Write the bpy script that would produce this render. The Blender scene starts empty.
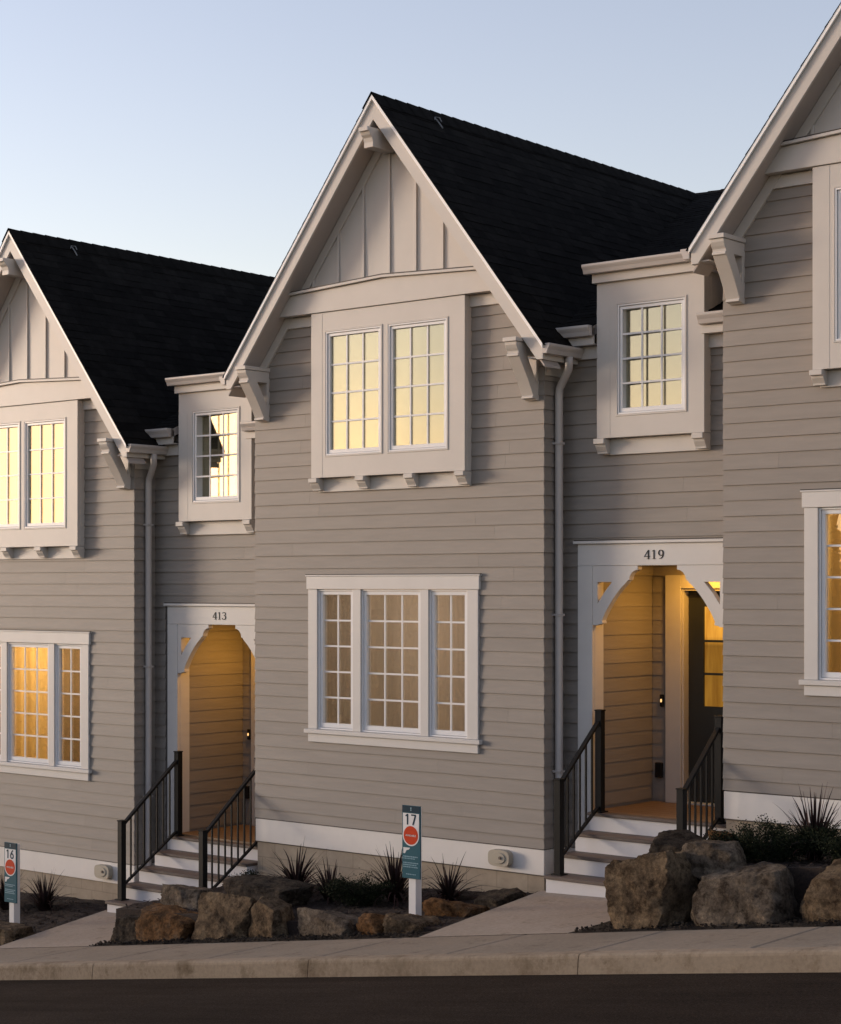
import bpy, bmesh, math, random
from mathutils import Vector, Matrix, noise
from mathutils.geometry import tessellate_polygon
R = math.radians
rnd = random.Random(11)
scn = bpy.context.scene
COL = scn.collection

# ------------------------------------------------------------------ materials
def newmat(name):
    m = bpy.data.materials.new(name); m.use_nodes = True
    nt = m.node_tree
    return m, nt, nt.nodes['Principled BSDF'], nt.nodes['Material Output']

def N(nt, t, **kw):
    n = nt.nodes.new(t)
    for k, v in kw.items():
        if k in n.inputs.keys(): n.inputs[k].default_value = v
        else: setattr(n, k, v)
    return n

def ramp(nt, fac, stops):
    r = N(nt, 'ShaderNodeValToRGB')
    els = r.color_ramp.elements
    while len(els) < len(stops): els.new(0.5)
    for e, (p, c) in zip(els, stops):
        e.position = p; e.color = (c[0], c[1], c[2], 1)
    nt.links.new(fac, r.inputs['Fac'])
    return r

def mapped(nt, scale=(1, 1, 1), coord='Object'):
    tc = N(nt, 'ShaderNodeTexCoord'); mp = N(nt, 'ShaderNodeMapping')
    mp.inputs['Scale'].default_value = scale
    nt.links.new(tc.outputs[coord], mp.inputs['Vector'])
    return mp.outputs['Vector']

def noise_tex(nt, vec, scale, detail=6, rough=.6):
    n = N(nt, 'ShaderNodeTexNoise'); n.inputs['Scale'].default_value = scale
    n.inputs['Detail'].default_value = detail; n.inputs['Roughness'].default_value = rough
    nt.links.new(vec, n.inputs['Vector'])
    return n

def bump(nt, h, bsdf, strength, dist):
    b = N(nt, 'ShaderNodeBump'); b.inputs['Strength'].default_value = strength
    b.inputs['Distance'].default_value = dist
    nt.links.new(h, b.inputs['Height']); nt.links.new(b.outputs['Normal'], bsdf.inputs['Normal'])
    return b

def mult(nt, a, b):
    m = N(nt, 'ShaderNodeMix', data_type='RGBA', blend_type='MULTIPLY')
    m.inputs[0].default_value = 1
    nt.links.new(a, m.inputs[6]); nt.links.new(b, m.inputs[7])
    return m.outputs[2]

def painted(name, col, var=.08, rough=.55, scale=(1, 1, 1), tint=False, grain=.12, nscale=3.0):
    m, nt, b, o = newmat(name)
    v = mapped(nt, scale)
    n1 = noise_tex(nt, v, nscale, 8, .65)
    lo = [c * (1 - var) for c in col]; hi = [c * (1 + var) for c in col]
    r = ramp(nt, n1.outputs['Fac'], [(.3, lo), (.7, hi)])
    c = r.outputs['Color']
    if tint:
        a = N(nt, 'ShaderNodeVertexColor'); a.layer_name = 'tint'
        c = mult(nt, c, a.outputs['Color'])
    nt.links.new(c, b.inputs['Base Color'])
    b.inputs['Roughness'].default_value = rough
    n2 = noise_tex(nt, v, 60, 5, .7)
    bump(nt, n2.outputs['Fac'], b, grain, .004)
    return m

M = {}
M['siding'] = painted('siding_paint', (.254, .2235, .196), .09, .62, (.35, .35, 3), True, .25, 4)
M['trim'] = painted('trim_paint', (.52, .485, .45), .035, .5, (1, 1, 1), False, .08)
M['casing'] = painted('casing_paint', (.60, .57, .54), .035, .5, (1, 1, 1), False, .08)
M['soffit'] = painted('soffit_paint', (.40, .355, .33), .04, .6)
M['skirt'] = painted('skirt_paint', (.72, .675, .63), .04, .5)
M['vinyl'] = painted('white_vinyl', (.74, .735, .74), .02, .35, (1, 1, 1), False, .02)
M['gutter'] = painted('gutter_enamel', (.47, .43, .405), .03, .38, (1, 1, 1), False, .03)
M['dripmetal'] = painted('drip_edge_white', (.88, .87, .86), .02, .35, (1, 1, 1), False, .02)
M['riser'] = painted('white_riser_paint', (.66, .64, .64), .06, .5, (1, 1, 1), False, .05)
M['tread'] = painted('composite_tread', (.115, .085, .07), .2, .6, (2, 20, 20), False, .3)
M['deck'] = painted('deck_boards', (.20, .12, .06), .2, .5, (1, 12, 1), False, .3)
M['black_metal'] = painted('black_powder_coat', (.008, .008, .008), .1, .6, (1, 1, 1), False, .04)
M['door'] = painted('dark_door_paint', (.018, .02, .02), .1, .4)
M['backing'] = painted('wall_sheathing', (.10, .085, .075), .1, .8)
M['dark'] = painted('black_number_metal', (.012, .011, .011), .1, .5)
M['beige_plastic'] = painted('beige_plastic', (.42, .37, .29), .04, .5)
M['post_white'] = painted('sign_post_paint', (.72, .70, .68), .04, .5)
M['sign_teal'] = painted('sign_teal_print', (.03, .105, .135), .06, .4, (1, 1, 1), False, .02)
M['sign_navy'] = painted('sign_navy_print', (.012, .035, .055), .05, .4, (1, 1, 1), False, .02)
M['sign_white'] = painted('sign_white_print', (.74, .72, .71), .02, .4, (1, 1, 1), False, .02)
M['sign_red'] = painted('sign_orange_print', (.55, .05, .012), .04, .4, (1, 1, 1), False, .02)
M['sign_pale'] = painted('sign_pale_print', (.22, .36, .42), .04, .4, (1, 1, 1), False, .02)
M['galv'] = painted('galvanised_steel', (.45, .46, .47), .1, .35)
M['galv_dull'] = painted('weathered_steel', (.20, .20, .20), .15, .6)
M['shadow_strip'] = painted('shadow_strip_paint', (.03, .022, .018), .1, .6)  # thin strip coloured near-black to stand for the shadow line above heads
M['roomwall'] = painted('room_plaster', (.55, .48, .38), .03, .8)

M['sign_red'].node_tree.nodes['Principled BSDF'].inputs['Specular IOR Level'].default_value = .2
M['sign_teal'].node_tree.nodes['Principled BSDF'].inputs['Specular IOR Level'].default_value = .2
M['sign_navy'].node_tree.nodes['Principled BSDF'].inputs['Specular IOR Level'].default_value = .2
M['dark'].node_tree.nodes['Principled BSDF'].inputs['Specular IOR Level'].default_value = .2
M['black_metal'].node_tree.nodes['Principled BSDF'].inputs['Specular IOR Level'].default_value = .2
def concrete(name, c0, c1, joints=None):
    m, nt, b, o = newmat(name)
    v = mapped(nt)
    n1 = noise_tex(nt, v, .9, 10, .7); n2 = noise_tex(nt, v, 26, 6, .7)
    r1 = ramp(nt, n1.outputs['Fac'], [(.28, c0), (.72, c1)])
    r2 = ramp(nt, n2.outputs['Fac'], [(.3, (.8, .8, .8)), (.7, (1.08, 1.08, 1.08))])
    nt.links.new(mult(nt, r1.outputs['Color'], r2.outputs['Color']), b.inputs['Base Color'])
    b.inputs['Roughness'].default_value = .85
    n4 = noise_tex(nt, v, 3.4, 7, .75)
    r4 = ramp(nt, n4.outputs['Fac'], [(.34, (.70, .68, .65)), (.44, (1, 1, 1)), (.62, (1, 1, 1)), (.74, (1.14, 1.12, 1.1))])
    src = b.inputs['Base Color'].links[0].from_socket
    nt.links.new(mult(nt, src, r4.outputs['Color']), b.inputs['Base Color'])
    b.inputs['Specular IOR Level'].default_value = .15
    n3 = noise_tex(nt, v, 140, 4, .7)
    bump(nt, n3.outputs['Fac'], b, .35, .004)
    return m
M['sidewalk'] = concrete('sidewalk_concrete', (.235, .190, .142), (.315, .258, .198))
M['path'] = concrete('path_concrete', (.31, .255, .20), (.40, .335, .275))
M['kerb'] = concrete('kerb_concrete', (.26, .20, .14), (.38, .30, .215))

def kerbstain():
    m = M['kerb']; nt = m.node_tree; b = nt.nodes['Principled BSDF']
    src = b.inputs['Base Color'].links[0].from_socket
    v = mapped(nt, (1.2, 1, 1.0))
    n = noise_tex(nt, v, 1.6, 8, .72)
    r = ramp(nt, n.outputs['Fac'], [(.36, (.62, .58, .53)), (.50, (1, 1, 1))])
    nt.links.new(mult(nt, src, r.outputs['Color']), b.inputs['Base Color'])
kerbstain()

def mk_asphalt():
    m, nt, b, o = newmat('asphalt')
    v = mapped(nt)
    n1 = noise_tex(nt, v, .5, 8, .65); n2 = noise_tex(nt, v, 70, 4, .8)
    r1 = ramp(nt, n1.outputs['Fac'], [(.3, (.029, .021, .0155)), (.7, (.046, .034, .026))])
    r2 = ramp(nt, n2.outputs['Fac'], [(.35, (.35, .35, .35)), (.55, (1, 1, 1)), (.72, (2.6, 2.4, 2.2))])
    n3 = noise_tex(nt, mapped(nt, (.25, 3, 1)), 1.4, 5, .65)
    r3 = ramp(nt, n3.outputs['Fac'], [(.3, (.75, .75, .75)), (.7, (1.25, 1.22, 1.2))])
    nt.links.new(mult(nt, mult(nt, r1.outputs['Color'], r2.outputs['Color']), r3.outputs['Color']), b.inputs['Base Color'])
    b.inputs['Roughness'].default_value = .95; b.inputs['Specular IOR Level'].default_value = .05
    bump(nt, n2.outputs['Fac'], b, .9, .012)
    return m
M['asphalt'] = mk_asphalt()

def mk_ground():
    m, nt, b, o = newmat('soil_and_grass')
    v = mapped(nt)
    n1 = noise_tex(nt, v, .25, 8, .7)
    r1 = ramp(nt, n1.outputs['Fac'], [(.35, (.05, .065, .02)), (.65, (.10, .085, .05))])
    nt.links.new(r1.outputs['Color'], b.inputs['Base Color']); b.inputs['Roughness'].default_value = 1
    return m
M['ground'] = mk_ground()

def mk_mulch():
    m, nt, b, o = newmat('bark_mulch')
    v = mapped(nt, (1, 1, 1))
    n1 = noise_tex(nt, v, 45, 6, .7)
    r1 = ramp(nt, n1.outputs['Fac'], [(.3, (.010, .006, .005)), (.55, (.032, .018, .012)), (.8, (.07, .042, .028))])
    nt.links.new(r1.outputs['Color'], b.inputs['Base Color']); b.inputs['Roughness'].default_value = .95
    bump(nt, n1.outputs['Fac'], b, 1, .03)
    return m
M['mulch'] = mk_mulch()

def mk_cmu():
    m, nt, b, o = newmat('foundation_block')
    tc = N(nt, 'ShaderNodeTexCoord')
    sx = N(nt, 'ShaderNodeSeparateXYZ'); nt.links.new(tc.outputs['Object'], sx.inputs[0])
    cx = N(nt, 'ShaderNodeCombineXYZ')
    ad = N(nt, 'ShaderNodeMath', operation='ADD'); nt.links.new(sx.outputs[0], ad.inputs[0]); nt.links.new(sx.outputs[1], ad.inputs[1])
    nt.links.new(ad.outputs[0], cx.inputs[0]); nt.links.new(sx.outputs[2], cx.inputs[1])
    br = N(nt, 'ShaderNodeTexBrick')
    nt.links.new(cx.outputs[0], br.inputs['Vector'])
    br.inputs['Scale'].default_value = 1; br.inputs['Brick Width'].default_value = .40
    br.inputs['Row Height'].default_value = .195; br.inputs['Mortar Size'].default_value = .006
    br.inputs['Color1'].default_value = (.36, .29, .215, 1); br.inputs['Color2'].default_value = (.39, .32, .24, 1)
    br.inputs['Mortar'].default_value = (.29, .235, .175, 1)
    v = mapped(nt); n = noise_tex(nt, v, 5, 8, .7)
    r = ramp(nt, n.outputs['Fac'], [(.3, (.8, .8, .8)), (.7, (1.1, 1.1, 1.1))])
    nt.links.new(mult(nt, br.outputs['Color'], r.outputs['Color']), b.inputs['Base Color'])
    b.inputs['Roughness'].default_value = .9
    bump(nt, br.outputs['Fac'], b, -.6, .006)
    return m
M['cmu'] = mk_cmu()

def mk_shingle():
    m, nt, b, o = newmat('black_asphalt_shingle')
    v = mapped(nt)
    n1 = noise_tex(nt, v, 8, 6, .7)
    n2 = noise_tex(nt, v, 160, 3, .7)
    r1 = ramp(nt, n1.outputs['Fac'], [(.3, (.0068, .006, .0053)), (.7, (.0130, .0117, .0105))])
    a = N(nt, 'ShaderNodeVertexColor'); a.layer_name = 'tint'
    c = mult(nt, r1.outputs['Color'], a.outputs['Color'])
    nt.links.new(c, b.inputs['Base Color']); b.inputs['Roughness'].default_value = .9
    b.inputs['Specular IOR Level'].default_value = .04
    bump(nt, n2.outputs['Fac'], b, .7, .006)
    return m
M['shingle'] = mk_shingle()

def mk_glass(name, refl=.5, tint=(1, .97, .9)):
    # coated pane: strong mirror coat over clear glass
    m, nt, b, o = newmat(name); nt.nodes.remove(b)
    tr = N(nt, 'ShaderNodeBsdfTransparent'); gl = N(nt, 'ShaderNodeBsdfGlossy')
    gl.inputs['Roughness'].default_value = 0.0; gl.inputs['Color'].default_value = (*tint, 1)
    tr.inputs['Color'].default_value = (.85, .85, .82, 1)
    lw = N(nt, 'ShaderNodeLayerWeight'); lw.inputs['Blend'].default_value = .35
    mr = N(nt, 'ShaderNodeMapRange'); mr.inputs['To Min'].default_value = refl; mr.inputs['To Max'].default_value = min(1, refl + .35)
    nt.links.new(lw.outputs['Fresnel'], mr.inputs['Value'])
    mx = N(nt, 'ShaderNodeMixShader')
    nt.links.new(mr.outputs['Result'], mx.inputs['Fac']); nt.links.new(tr.outputs[0], mx.inputs[1]); nt.links.new(gl.outputs[0], mx.inputs[2])
    # slightly uneven sheet so that reflections waver
    v = mapped(nt); n = noise_tex(nt, v, 1.3, 2, .5)
    bp = N(nt, 'ShaderNodeBump'); bp.inputs['Strength'].default_value = .015; bp.inputs['Distance'].default_value = .01
    nt.links.new(n.outputs['Fac'], bp.inputs['Height']); nt.links.new(bp.outputs['Normal'], gl.inputs['Normal'])
    nt.links.new(mx.outputs[0], o.inputs['Surface'])
    return m
M['glass'] = mk_glass('coated_window_glass', .165, (1, .95, .76))
M['glass_low'] = mk_glass('clear_window_glass', .12)

def mk_curtain(name, col, emit=0.0, ecol=(1, .6, .2)):
    m, nt, b, o = newmat(name)
    v = mapped(nt, (1, 0, 0))
    n = noise_tex(nt, v, 60, 2, .5)
    r = ramp(nt, n.outputs['Fac'], [(.3, [c * .93 for c in col]), (.7, [c * 1.05 for c in col])])
    nt.nodes.remove(b)
    d = N(nt, 'ShaderNodeBsdfDiffuse'); t = N(nt, 'ShaderNodeBsdfTranslucent'); mx = N(nt, 'ShaderNodeMixShader')
    mx.inputs['Fac'].default_value = .5
    nt.links.new(r.outputs['Color'], d.inputs['Color']); nt.links.new(r.outputs['Color'], t.inputs['Color'])
    nt.links.new(d.outputs[0], mx.inputs[1]); nt.links.new(t.outputs[0], mx.inputs[2])
    nt.links.new(mx.outputs[0], o.inputs['Surface'])
    return m
M['curtain'] = mk_curtain('linen_curtain', (.60, .50, .34))
M['blind'] = mk_curtain('pale_blind', (.57, .51, .47))
M['blind_dim'] = mk_curtain('grey_blind', (.24, .20, .19))

def emitter(name, col, s):
    m, nt, b, o = newmat(name)
    b.inputs['Base Color'].default_value = (*col, 1)
    b.inputs['Emission Color'].default_value = (*col, 1); b.inputs['Emission Strength'].default_value = s
    return m
M['lamp_glow'] = emitter('porch_lamp_diffuser', (1, .62, .2), 5)
M['bell_glow'] = emitter('doorbell_glow', (1, .58, .22), .42)

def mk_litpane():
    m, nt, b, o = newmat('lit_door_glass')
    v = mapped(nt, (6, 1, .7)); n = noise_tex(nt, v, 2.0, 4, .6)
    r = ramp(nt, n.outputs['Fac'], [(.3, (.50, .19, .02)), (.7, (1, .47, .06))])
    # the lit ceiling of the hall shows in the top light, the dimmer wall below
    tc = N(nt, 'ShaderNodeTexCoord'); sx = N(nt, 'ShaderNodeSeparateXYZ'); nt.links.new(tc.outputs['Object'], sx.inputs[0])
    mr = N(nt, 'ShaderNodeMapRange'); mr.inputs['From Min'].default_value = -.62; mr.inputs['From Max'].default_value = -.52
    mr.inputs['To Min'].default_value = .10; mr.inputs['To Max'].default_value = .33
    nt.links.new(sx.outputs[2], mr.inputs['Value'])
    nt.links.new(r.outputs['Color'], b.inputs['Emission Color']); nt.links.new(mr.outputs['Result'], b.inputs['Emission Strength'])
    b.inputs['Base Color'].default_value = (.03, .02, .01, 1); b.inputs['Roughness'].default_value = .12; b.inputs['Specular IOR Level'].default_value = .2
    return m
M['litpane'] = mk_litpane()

def mk_rock(name, a, b_, c):
    m, nt, b, o = newmat(name)
    v = mapped(nt)
    n1 = noise_tex(nt, v, 3.2, 12, .78); n2 = noise_tex(nt, v, 22, 10, .8); n4 = noise_tex(nt, v, 7, 12, .7)
    r1 = ramp(nt, n1.outputs['Fac'], [(.36, a), (.47, b_), (.60, c)])
    r2 = ramp(nt, n2.outputs['Fac'], [(.34, (.35, .33, .31)), (.5, (.95, .95, .95)), (.68, (1.7, 1.65, 1.55))])
    r4 = ramp(nt, n4.outputs['Fac'], [(.40, (.45, .42, .40)), (.48, (1, 1, 1)), (.60, (1, 1, 1)), (.66, (1.5, 1.42, 1.3))])
    nt.links.new(mult(nt, mult(nt, r1.outputs['Color'], r2.outputs['Color']), r4.outputs['Color']), b.inputs['Base Color'])
    b.inputs['Roughness'].default_value = .92; b.inputs['Specular IOR Level'].default_value = .12
    n3 = noise_tex(nt, v, 18, 12, .82)
    bump(nt, n3.outputs['Fac'], b, 1.0, .05)
    return m
M['rock_brown'] = mk_rock('basalt_brown', (.054, .038, .025), (.135, .095, .060), (.225, .165, .105))
M['rock_dark'] = mk_rock('basalt_dark', (.026, .020, .016), (.055, .043, .033), (.095, .073, .054))
M['rock_rust'] = mk_rock('basalt_rust', (.07, .042, .022), (.175, .088, .036), (.15, .10, .062))
M['rock_grey'] = mk_rock('basalt_grey', (.07, .054, .042), (.14, .110, .083), (.21, .17, .13))

def mk_leaf(name, a, b_):
    m, nt, b, o = newmat(name)
    ti = N(nt, 'ShaderNodeVertexColor'); ti.layer_name = 'tint'
    r = ramp(nt, ti.outputs['Color'], [(0, a), (1, b_)])
    nt.links.new(r.outputs['Color'], b.inputs['Base Color']); b.inputs['Roughness'].default_value = .75; b.inputs['Specular IOR Level'].default_value = .12
    return m
M['flax'] = mk_leaf('bronze_flax_leaf', (.012, .008, .008), (.050, .025, .022))
M['juniper'] = mk_leaf('juniper_leaf', (.006, .009, .005), (.022, .028, .011))
M['stem'] = painted('brown_stem', (.04, .028, .02), .2, .8)
M['tree_leaf'] = mk_leaf('tree_leaf', (.02, .03, .012), (.06, .08, .03))
M['bark'] = painted('tree_bark', (.07, .05, .035), .3, .9)
M['gravel'] = mk_rock('gravel_stone', (.02, .016, .013), (.045, .036, .03), (.085, .07, .055))

# ------------------------------------------------------------------ mesh builder
class MB:
    def __init__(s): s.v = []; s.f = []; s.t = []
    def face(s, pts, tint=1.0):
        i = len(s.v); s.v += [tuple(p) for p in pts]; s.f.append(tuple(range(i, i + len(pts)))); s.t.append(tint)
    def box(s, x0, x1, y0, y1, z0, z1, tint=1.0):
        i = len(s.v)
        s.v += [(x, y, z) for x in (x0, x1) for y in (y0, y1) for z in (z0, z1)]
        for f in ((0, 1, 3, 2), (4, 6, 7, 5), (0, 4, 5, 1), (2, 3, 7, 6), (0, 2, 6, 4), (1, 5, 7, 3)):
            s.f.append(tuple(i + k for k in f)); s.t.append(tint)
        return s
    def prism(s, loops, axis, a0, a1, tint=1.0):
        """loops: list of 2-D loops (outer, holes...). axis 'y': (x,z); 'x': (y,z); 'z': (x,y)"""
        if not isinstance(loops[0][0], (tuple, list)): loops = [loops]
        def P(p, a):
            return {'y': (p[0], a, p[1]), 'x': (a, p[0], p[1]), 'z': (p[0], p[1], a)}[axis]
        flat = [p for l in loops for p in l]
        tris = tessellate_polygon([[Vector((p[0], p[1], 0)) for p in l] for l in loops])
        i = len(s.v); n = len(flat)
        s.v += [P(p, a0) for p in flat] + [P(p, a1) for p in flat]
        for t in tris:
            s.f.append(tuple(i + k for k in t)); s.t.append(tint)
            s.f.append(tuple(i + n + k for k in reversed(t))); s.t.append(tint)
        o = 0
        for l in loops:
            m = len(l)
            for k in range(m):
                a, b = o + k, o + (k + 1) % m
                s.f.append((i + a, i + b, i + n + b, i + n + a)); s.t.append(tint)
            o += m
        return s
    def tube(s, pts, r, n=8, squash=1.0):
        pts = [Vector(p) for p in pts]; rings = []
        for k, p in enumerate(pts):
            d = (pts[min(k + 1, len(pts) - 1)] - pts[max(k - 1, 0)]).normalized()
            up = Vector((0, 1, 0)) if abs(d.y) < .9 else Vector((1, 0, 0))
            a = d.cross(up).normalized(); b = d.cross(a).normalized()
            rr = r[k] if isinstance(r, (list, tuple)) else r
            i = len(s.v)
            s.v += [tuple(p + a * rr * math.cos(2 * math.pi * q / n) + b * rr * squash * math.sin(2 * math.pi * q / n)) for q in range(n)]
            rings.append(i)
        for k in range(len(rings) - 1):
            for q in range(n):
                s.f.append((rings[k] + q, rings[k] + (q + 1) % n, rings[k + 1] + (q + 1) % n, rings[k + 1] + q)); s.t.append(1.0)
        for i in (rings[0], rings[-1]):
            s.f.append(tuple(i + q for q in range(n))); s.t.append(1.0)
        return s
    def build(s, name, mat, parent=None, loc=(0, 0, 0), bevel=0.0, smooth=False, tint=False, weld=True):
        me = bpy.data.meshes.new(name)
        me.from_pydata(s.v, [], s.f)
        if tint:
            ca = me.color_attributes.new('tint', 'FLOAT_COLOR', 'CORNER')
            data = []
            for f, t in zip(me.polygons, s.t):
                for _ in range(f.loop_total): data += [t, t, t, 1.0]
            ca.data.foreach_set('color', data)
        bm = bmesh.new(); bm.from_mesh(me)
        if bevel:
            bmesh.ops.remove_doubles(bm, verts=bm.verts, dist=1e-5)
            bmesh.ops.recalc_face_normals(bm, faces=bm.faces)
            es = [e for e in bm.edges if len(e.link_faces) == 2 and e.calc_face_angle(0) > .5]
            bmesh.ops.bevel(bm, geom=es, offset=bevel, segments=1, affect='EDGES', clamp_overlap=True)
        elif weld and not tint:
            bmesh.ops.recalc_face_normals(bm, faces=bm.faces)
        if smooth:
            for f in bm.faces: f.smooth = True
        bm.to_mesh(me); bm.free()
        me.materials.append(mat)
        o = bpy.data.objects.new(name, me); COL.objects.link(o)
        o.location = loc
        if parent: o.parent = parent
        return o

def tag(o, label=None, cat=None, group=None, kind=None):
    if label: o['label'] = label
    if cat: o['category'] = cat
    if group: o['group'] = group
    if kind: o['kind'] = kind
    return o
def empty(name, loc, label=None, cat=None, group=None):
    o = bpy.data.objects.new(name, None); COL.objects.link(o); o.location = loc
    return tag(o, label, cat, group)

# ------------------------------------------------------------------ site grades
D, H = 6.2, .75                      # unit width and the step between neighbours
SL = .142                            # slope of the street along x
def zs(x): return -3.225 + SL * x    # sidewalk / kerb top
Y_BACK, Y_KERB = -2.4, -3.65

# ------------------------------------------------------------------ house data (unit space: x 0 = right corner of the gable wall)
C = -2.035; XL, XR = -4.1, 0.0; S = .34; RX = 2.1; YR = 6.4; YB = 10.5
AP = 5.27; SLP = 1.266; HW = 2.245
FA = -.31                            # face of the rake fascia
EXPO = .1455
def roofz(x): return AP - SLP * abs(x - C)
SK0_, SK1_ = -2.94, -2.67
DECK = DECK_ = -2.276
PX0, PX1, PTOP = .36, 1.90, .21      # porch opening
PYB = 1.43                            # porch back wall

def courses(mb, P, z0, z1, umin, umax, holes=(), start=None, clip=None, r=None, proud=.017, maxlen=4.0):
    """lap siding: P(u, z, d) gives the point; d is the distance out of the wall"""
    r = r or rnd
    zb = z0
    first = start if start else EXPO
    zt = z0 + first
    while zb < z1 - .01:
        zt_c = min(zt, z1)
        # split into sub-bands at hole edges
        cuts = {zb, zt_c}
        for h in holes:
            for q in (h[2], h[3]):
                if zb < q < zt_c: cuts.add(q)
        cuts = sorted(cuts)
        # joints of this course
        u0, u1 = umin, umax
        js = [umin]; x = umin + r.uniform(.5, maxlen)
        while x < umax - .35: js.append(x); x += r.uniform(1.6, maxlen)
        js.append(umax)
        tints = [r.uniform(.955, 1.045) for _ in js]
        lift = r.uniform(-.0015, .0015)
        for ca, cb in zip(cuts, cuts[1:]):
            segs = [(a, b, t) for a, b, t in zip(js, js[1:], tints)]
            if clip:
                ca_, cb_ = clip(ca), clip(cb)
            zmid = (ca + cb) / 2
            for h in holes:
                if h[2] < zmid < h[3]:
                    ns = []
                    for a, b, t in segs:
                        if b <= h[0] or a >= h[1]: ns.append((a, b, t)); continue
                        if a < h[0]: ns.append((a, h[0], t))
                        if b > h[1]: ns.append((h[1], b, t))
                    segs = ns
            full = zt - zb
            da = proud + lift - (proud - .003) * (ca - zb) / full
            db = proud + lift - (proud - .003) * (cb - zb) / full
            for a, b, t in segs:
                a2 = a if a in (umin,) or any(abs(a - h[1]) < 1e-6 for h in holes) else a + .0007
                b2 = b if b in (umax,) or any(abs(b - h[0]) < 1e-6 for h in holes) else b - .0007
                qa = [a2, b2]; qb = [a2, b2]
                if clip:
                    qa = [max(a2, ca_[0]), min(b2, ca_[1])]; qb = [max(a2, cb_[0]), min(b2, cb_[1])]
                    if qa[1] <= qa[0] or qb[1] <= qb[0]: continue
                mb.face([P(qa[0], ca, da), P(qa[1], ca, da), P(qb[1], cb, db), P(qb[0], cb, db)], t)
                if ca == zb:   # butt edge underneath
                    mb.face([P(qa[0], ca, 0), P(qa[1], ca, 0), P(qa[1], ca, da), P(qa[0], ca, da)], t)
                # closed ends
                mb.face([P(qa[0], ca, 0), P(qa[0], ca, da), P(qb[0], cb, db), P(qb[0], cb, 0)], t)
                mb.face([P(qa[1], ca, da), P(qa[1], ca, 0), P(qb[1], cb, 0), P(qb[1], cb, db)], t)
        zb, zt = zt_c, zt + EXPO
        if zt_c >= z1: break
    return mb

def shingles(mb, A, U, V, ulen, vlen, n, r, clip=None, expo=.128):
    """A origin at the eave, U along, V up slope (unit vectors), n normal; sawtooth courses of shingle"""
    A, U, V, n = Vector(A), Vector(U), Vector(V), Vector(n)
    k = int(math.ceil(vlen / expo))
    for i in range(k):
        v0, v1 = i * expo, min(vlen, (i + 1) * expo)
        u = -r.uniform(0, .3)
        while u < ulen:
            w = r.uniform(.14, .34)
            a, b = max(0, u), min(ulen, u + w)
            if b > a:
                d0 = .007 + r.choice((0, 0, .003)); t = r.uniform(.72, 1.35)
                drop = r.choice((0, 0, .008))
                p = [A + U * a + V * (v0 - drop) + n * d0, A + U * b + V * (v0 - drop) + n * d0, A + U * b + V * v1 + n * .004, A + U * a + V * v1 + n * .004]
                mb.face(p, t)
                mb.face([A + U * a + V * (v0 - drop), A + U * b + V * (v0 - drop), p[1], p[0]], t * .8)
                mb.face([A + U * a + V * (v0 - drop), p[0], p[3], A + U * a + V * v1], t * .8)
                mb.face([A + U * b + V * (v0 - drop), A + U * b + V * v1, p[2], p[1]], t * .8)
            u += w
    return mb

def knee_bracket(x0, x1):
    mb = MB()
    outer = [(0, 2.46), (-.415, 2.46), (-.41, 2.43), (-.39, 2.395), (-.37, 2.37), (-.365, 2.345), (-.38, 2.343), (-.38, 2.318), (-.36, 2.315),
             (-.31, 2.245), (-.25, 2.165), (-.195, 2.085), (-.145, 2.005), (-.105, 1.935), (-.12, 1.932), (-.12, 1.912), (-.06, 1.905), (-.05, 1.895), (0, 1.895)]
    hole = [(-.05, 2.335), (-.05, 2.07), (-.125, 2.20), (-.215, 2.335)]
    mb.prism([outer, hole], 'x', x0, x1)
    mb.box(x0 - .012, x1 + .012, -.435, 0, 2.463, 2.505)
    mb.v = [(p[0], p[1] * .95, p[2]) for p in mb.v]
    return mb

def small_bracket(x0, x1, yw, zt, zb, dep):
    """scrolled block under a bay: cap and ogee"""
    h = zt - zb
    o = [(yw, zt - .002), (yw - dep - .02, zt - .002), (yw - dep - .02, zt - h * .36), (yw - dep + .012, zt - h * .38), (yw - dep + .02, zt - h * .55), (yw - dep * .62, zt - h * .72),
         (yw - dep * .48, zt - h * .86), (yw - dep * .46, zb + .002), (yw, zb + .002)]
    return MB().prism(o, 'x', x0, x1)

def gutter_profile(front, top, sgn=-1, w=.10, h=.10):
    """(offset, z) loop; front is the outer lip, the back is w behind it"""
    bk = front - sgn * w
    return [(bk, top), (bk, top - h), (front - sgn * .035, top - h), (front - sgn * .022, top - h * .6), (front - sgn * .006, top - h * .35), (front, top - h * .22), (front, top)]

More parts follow.
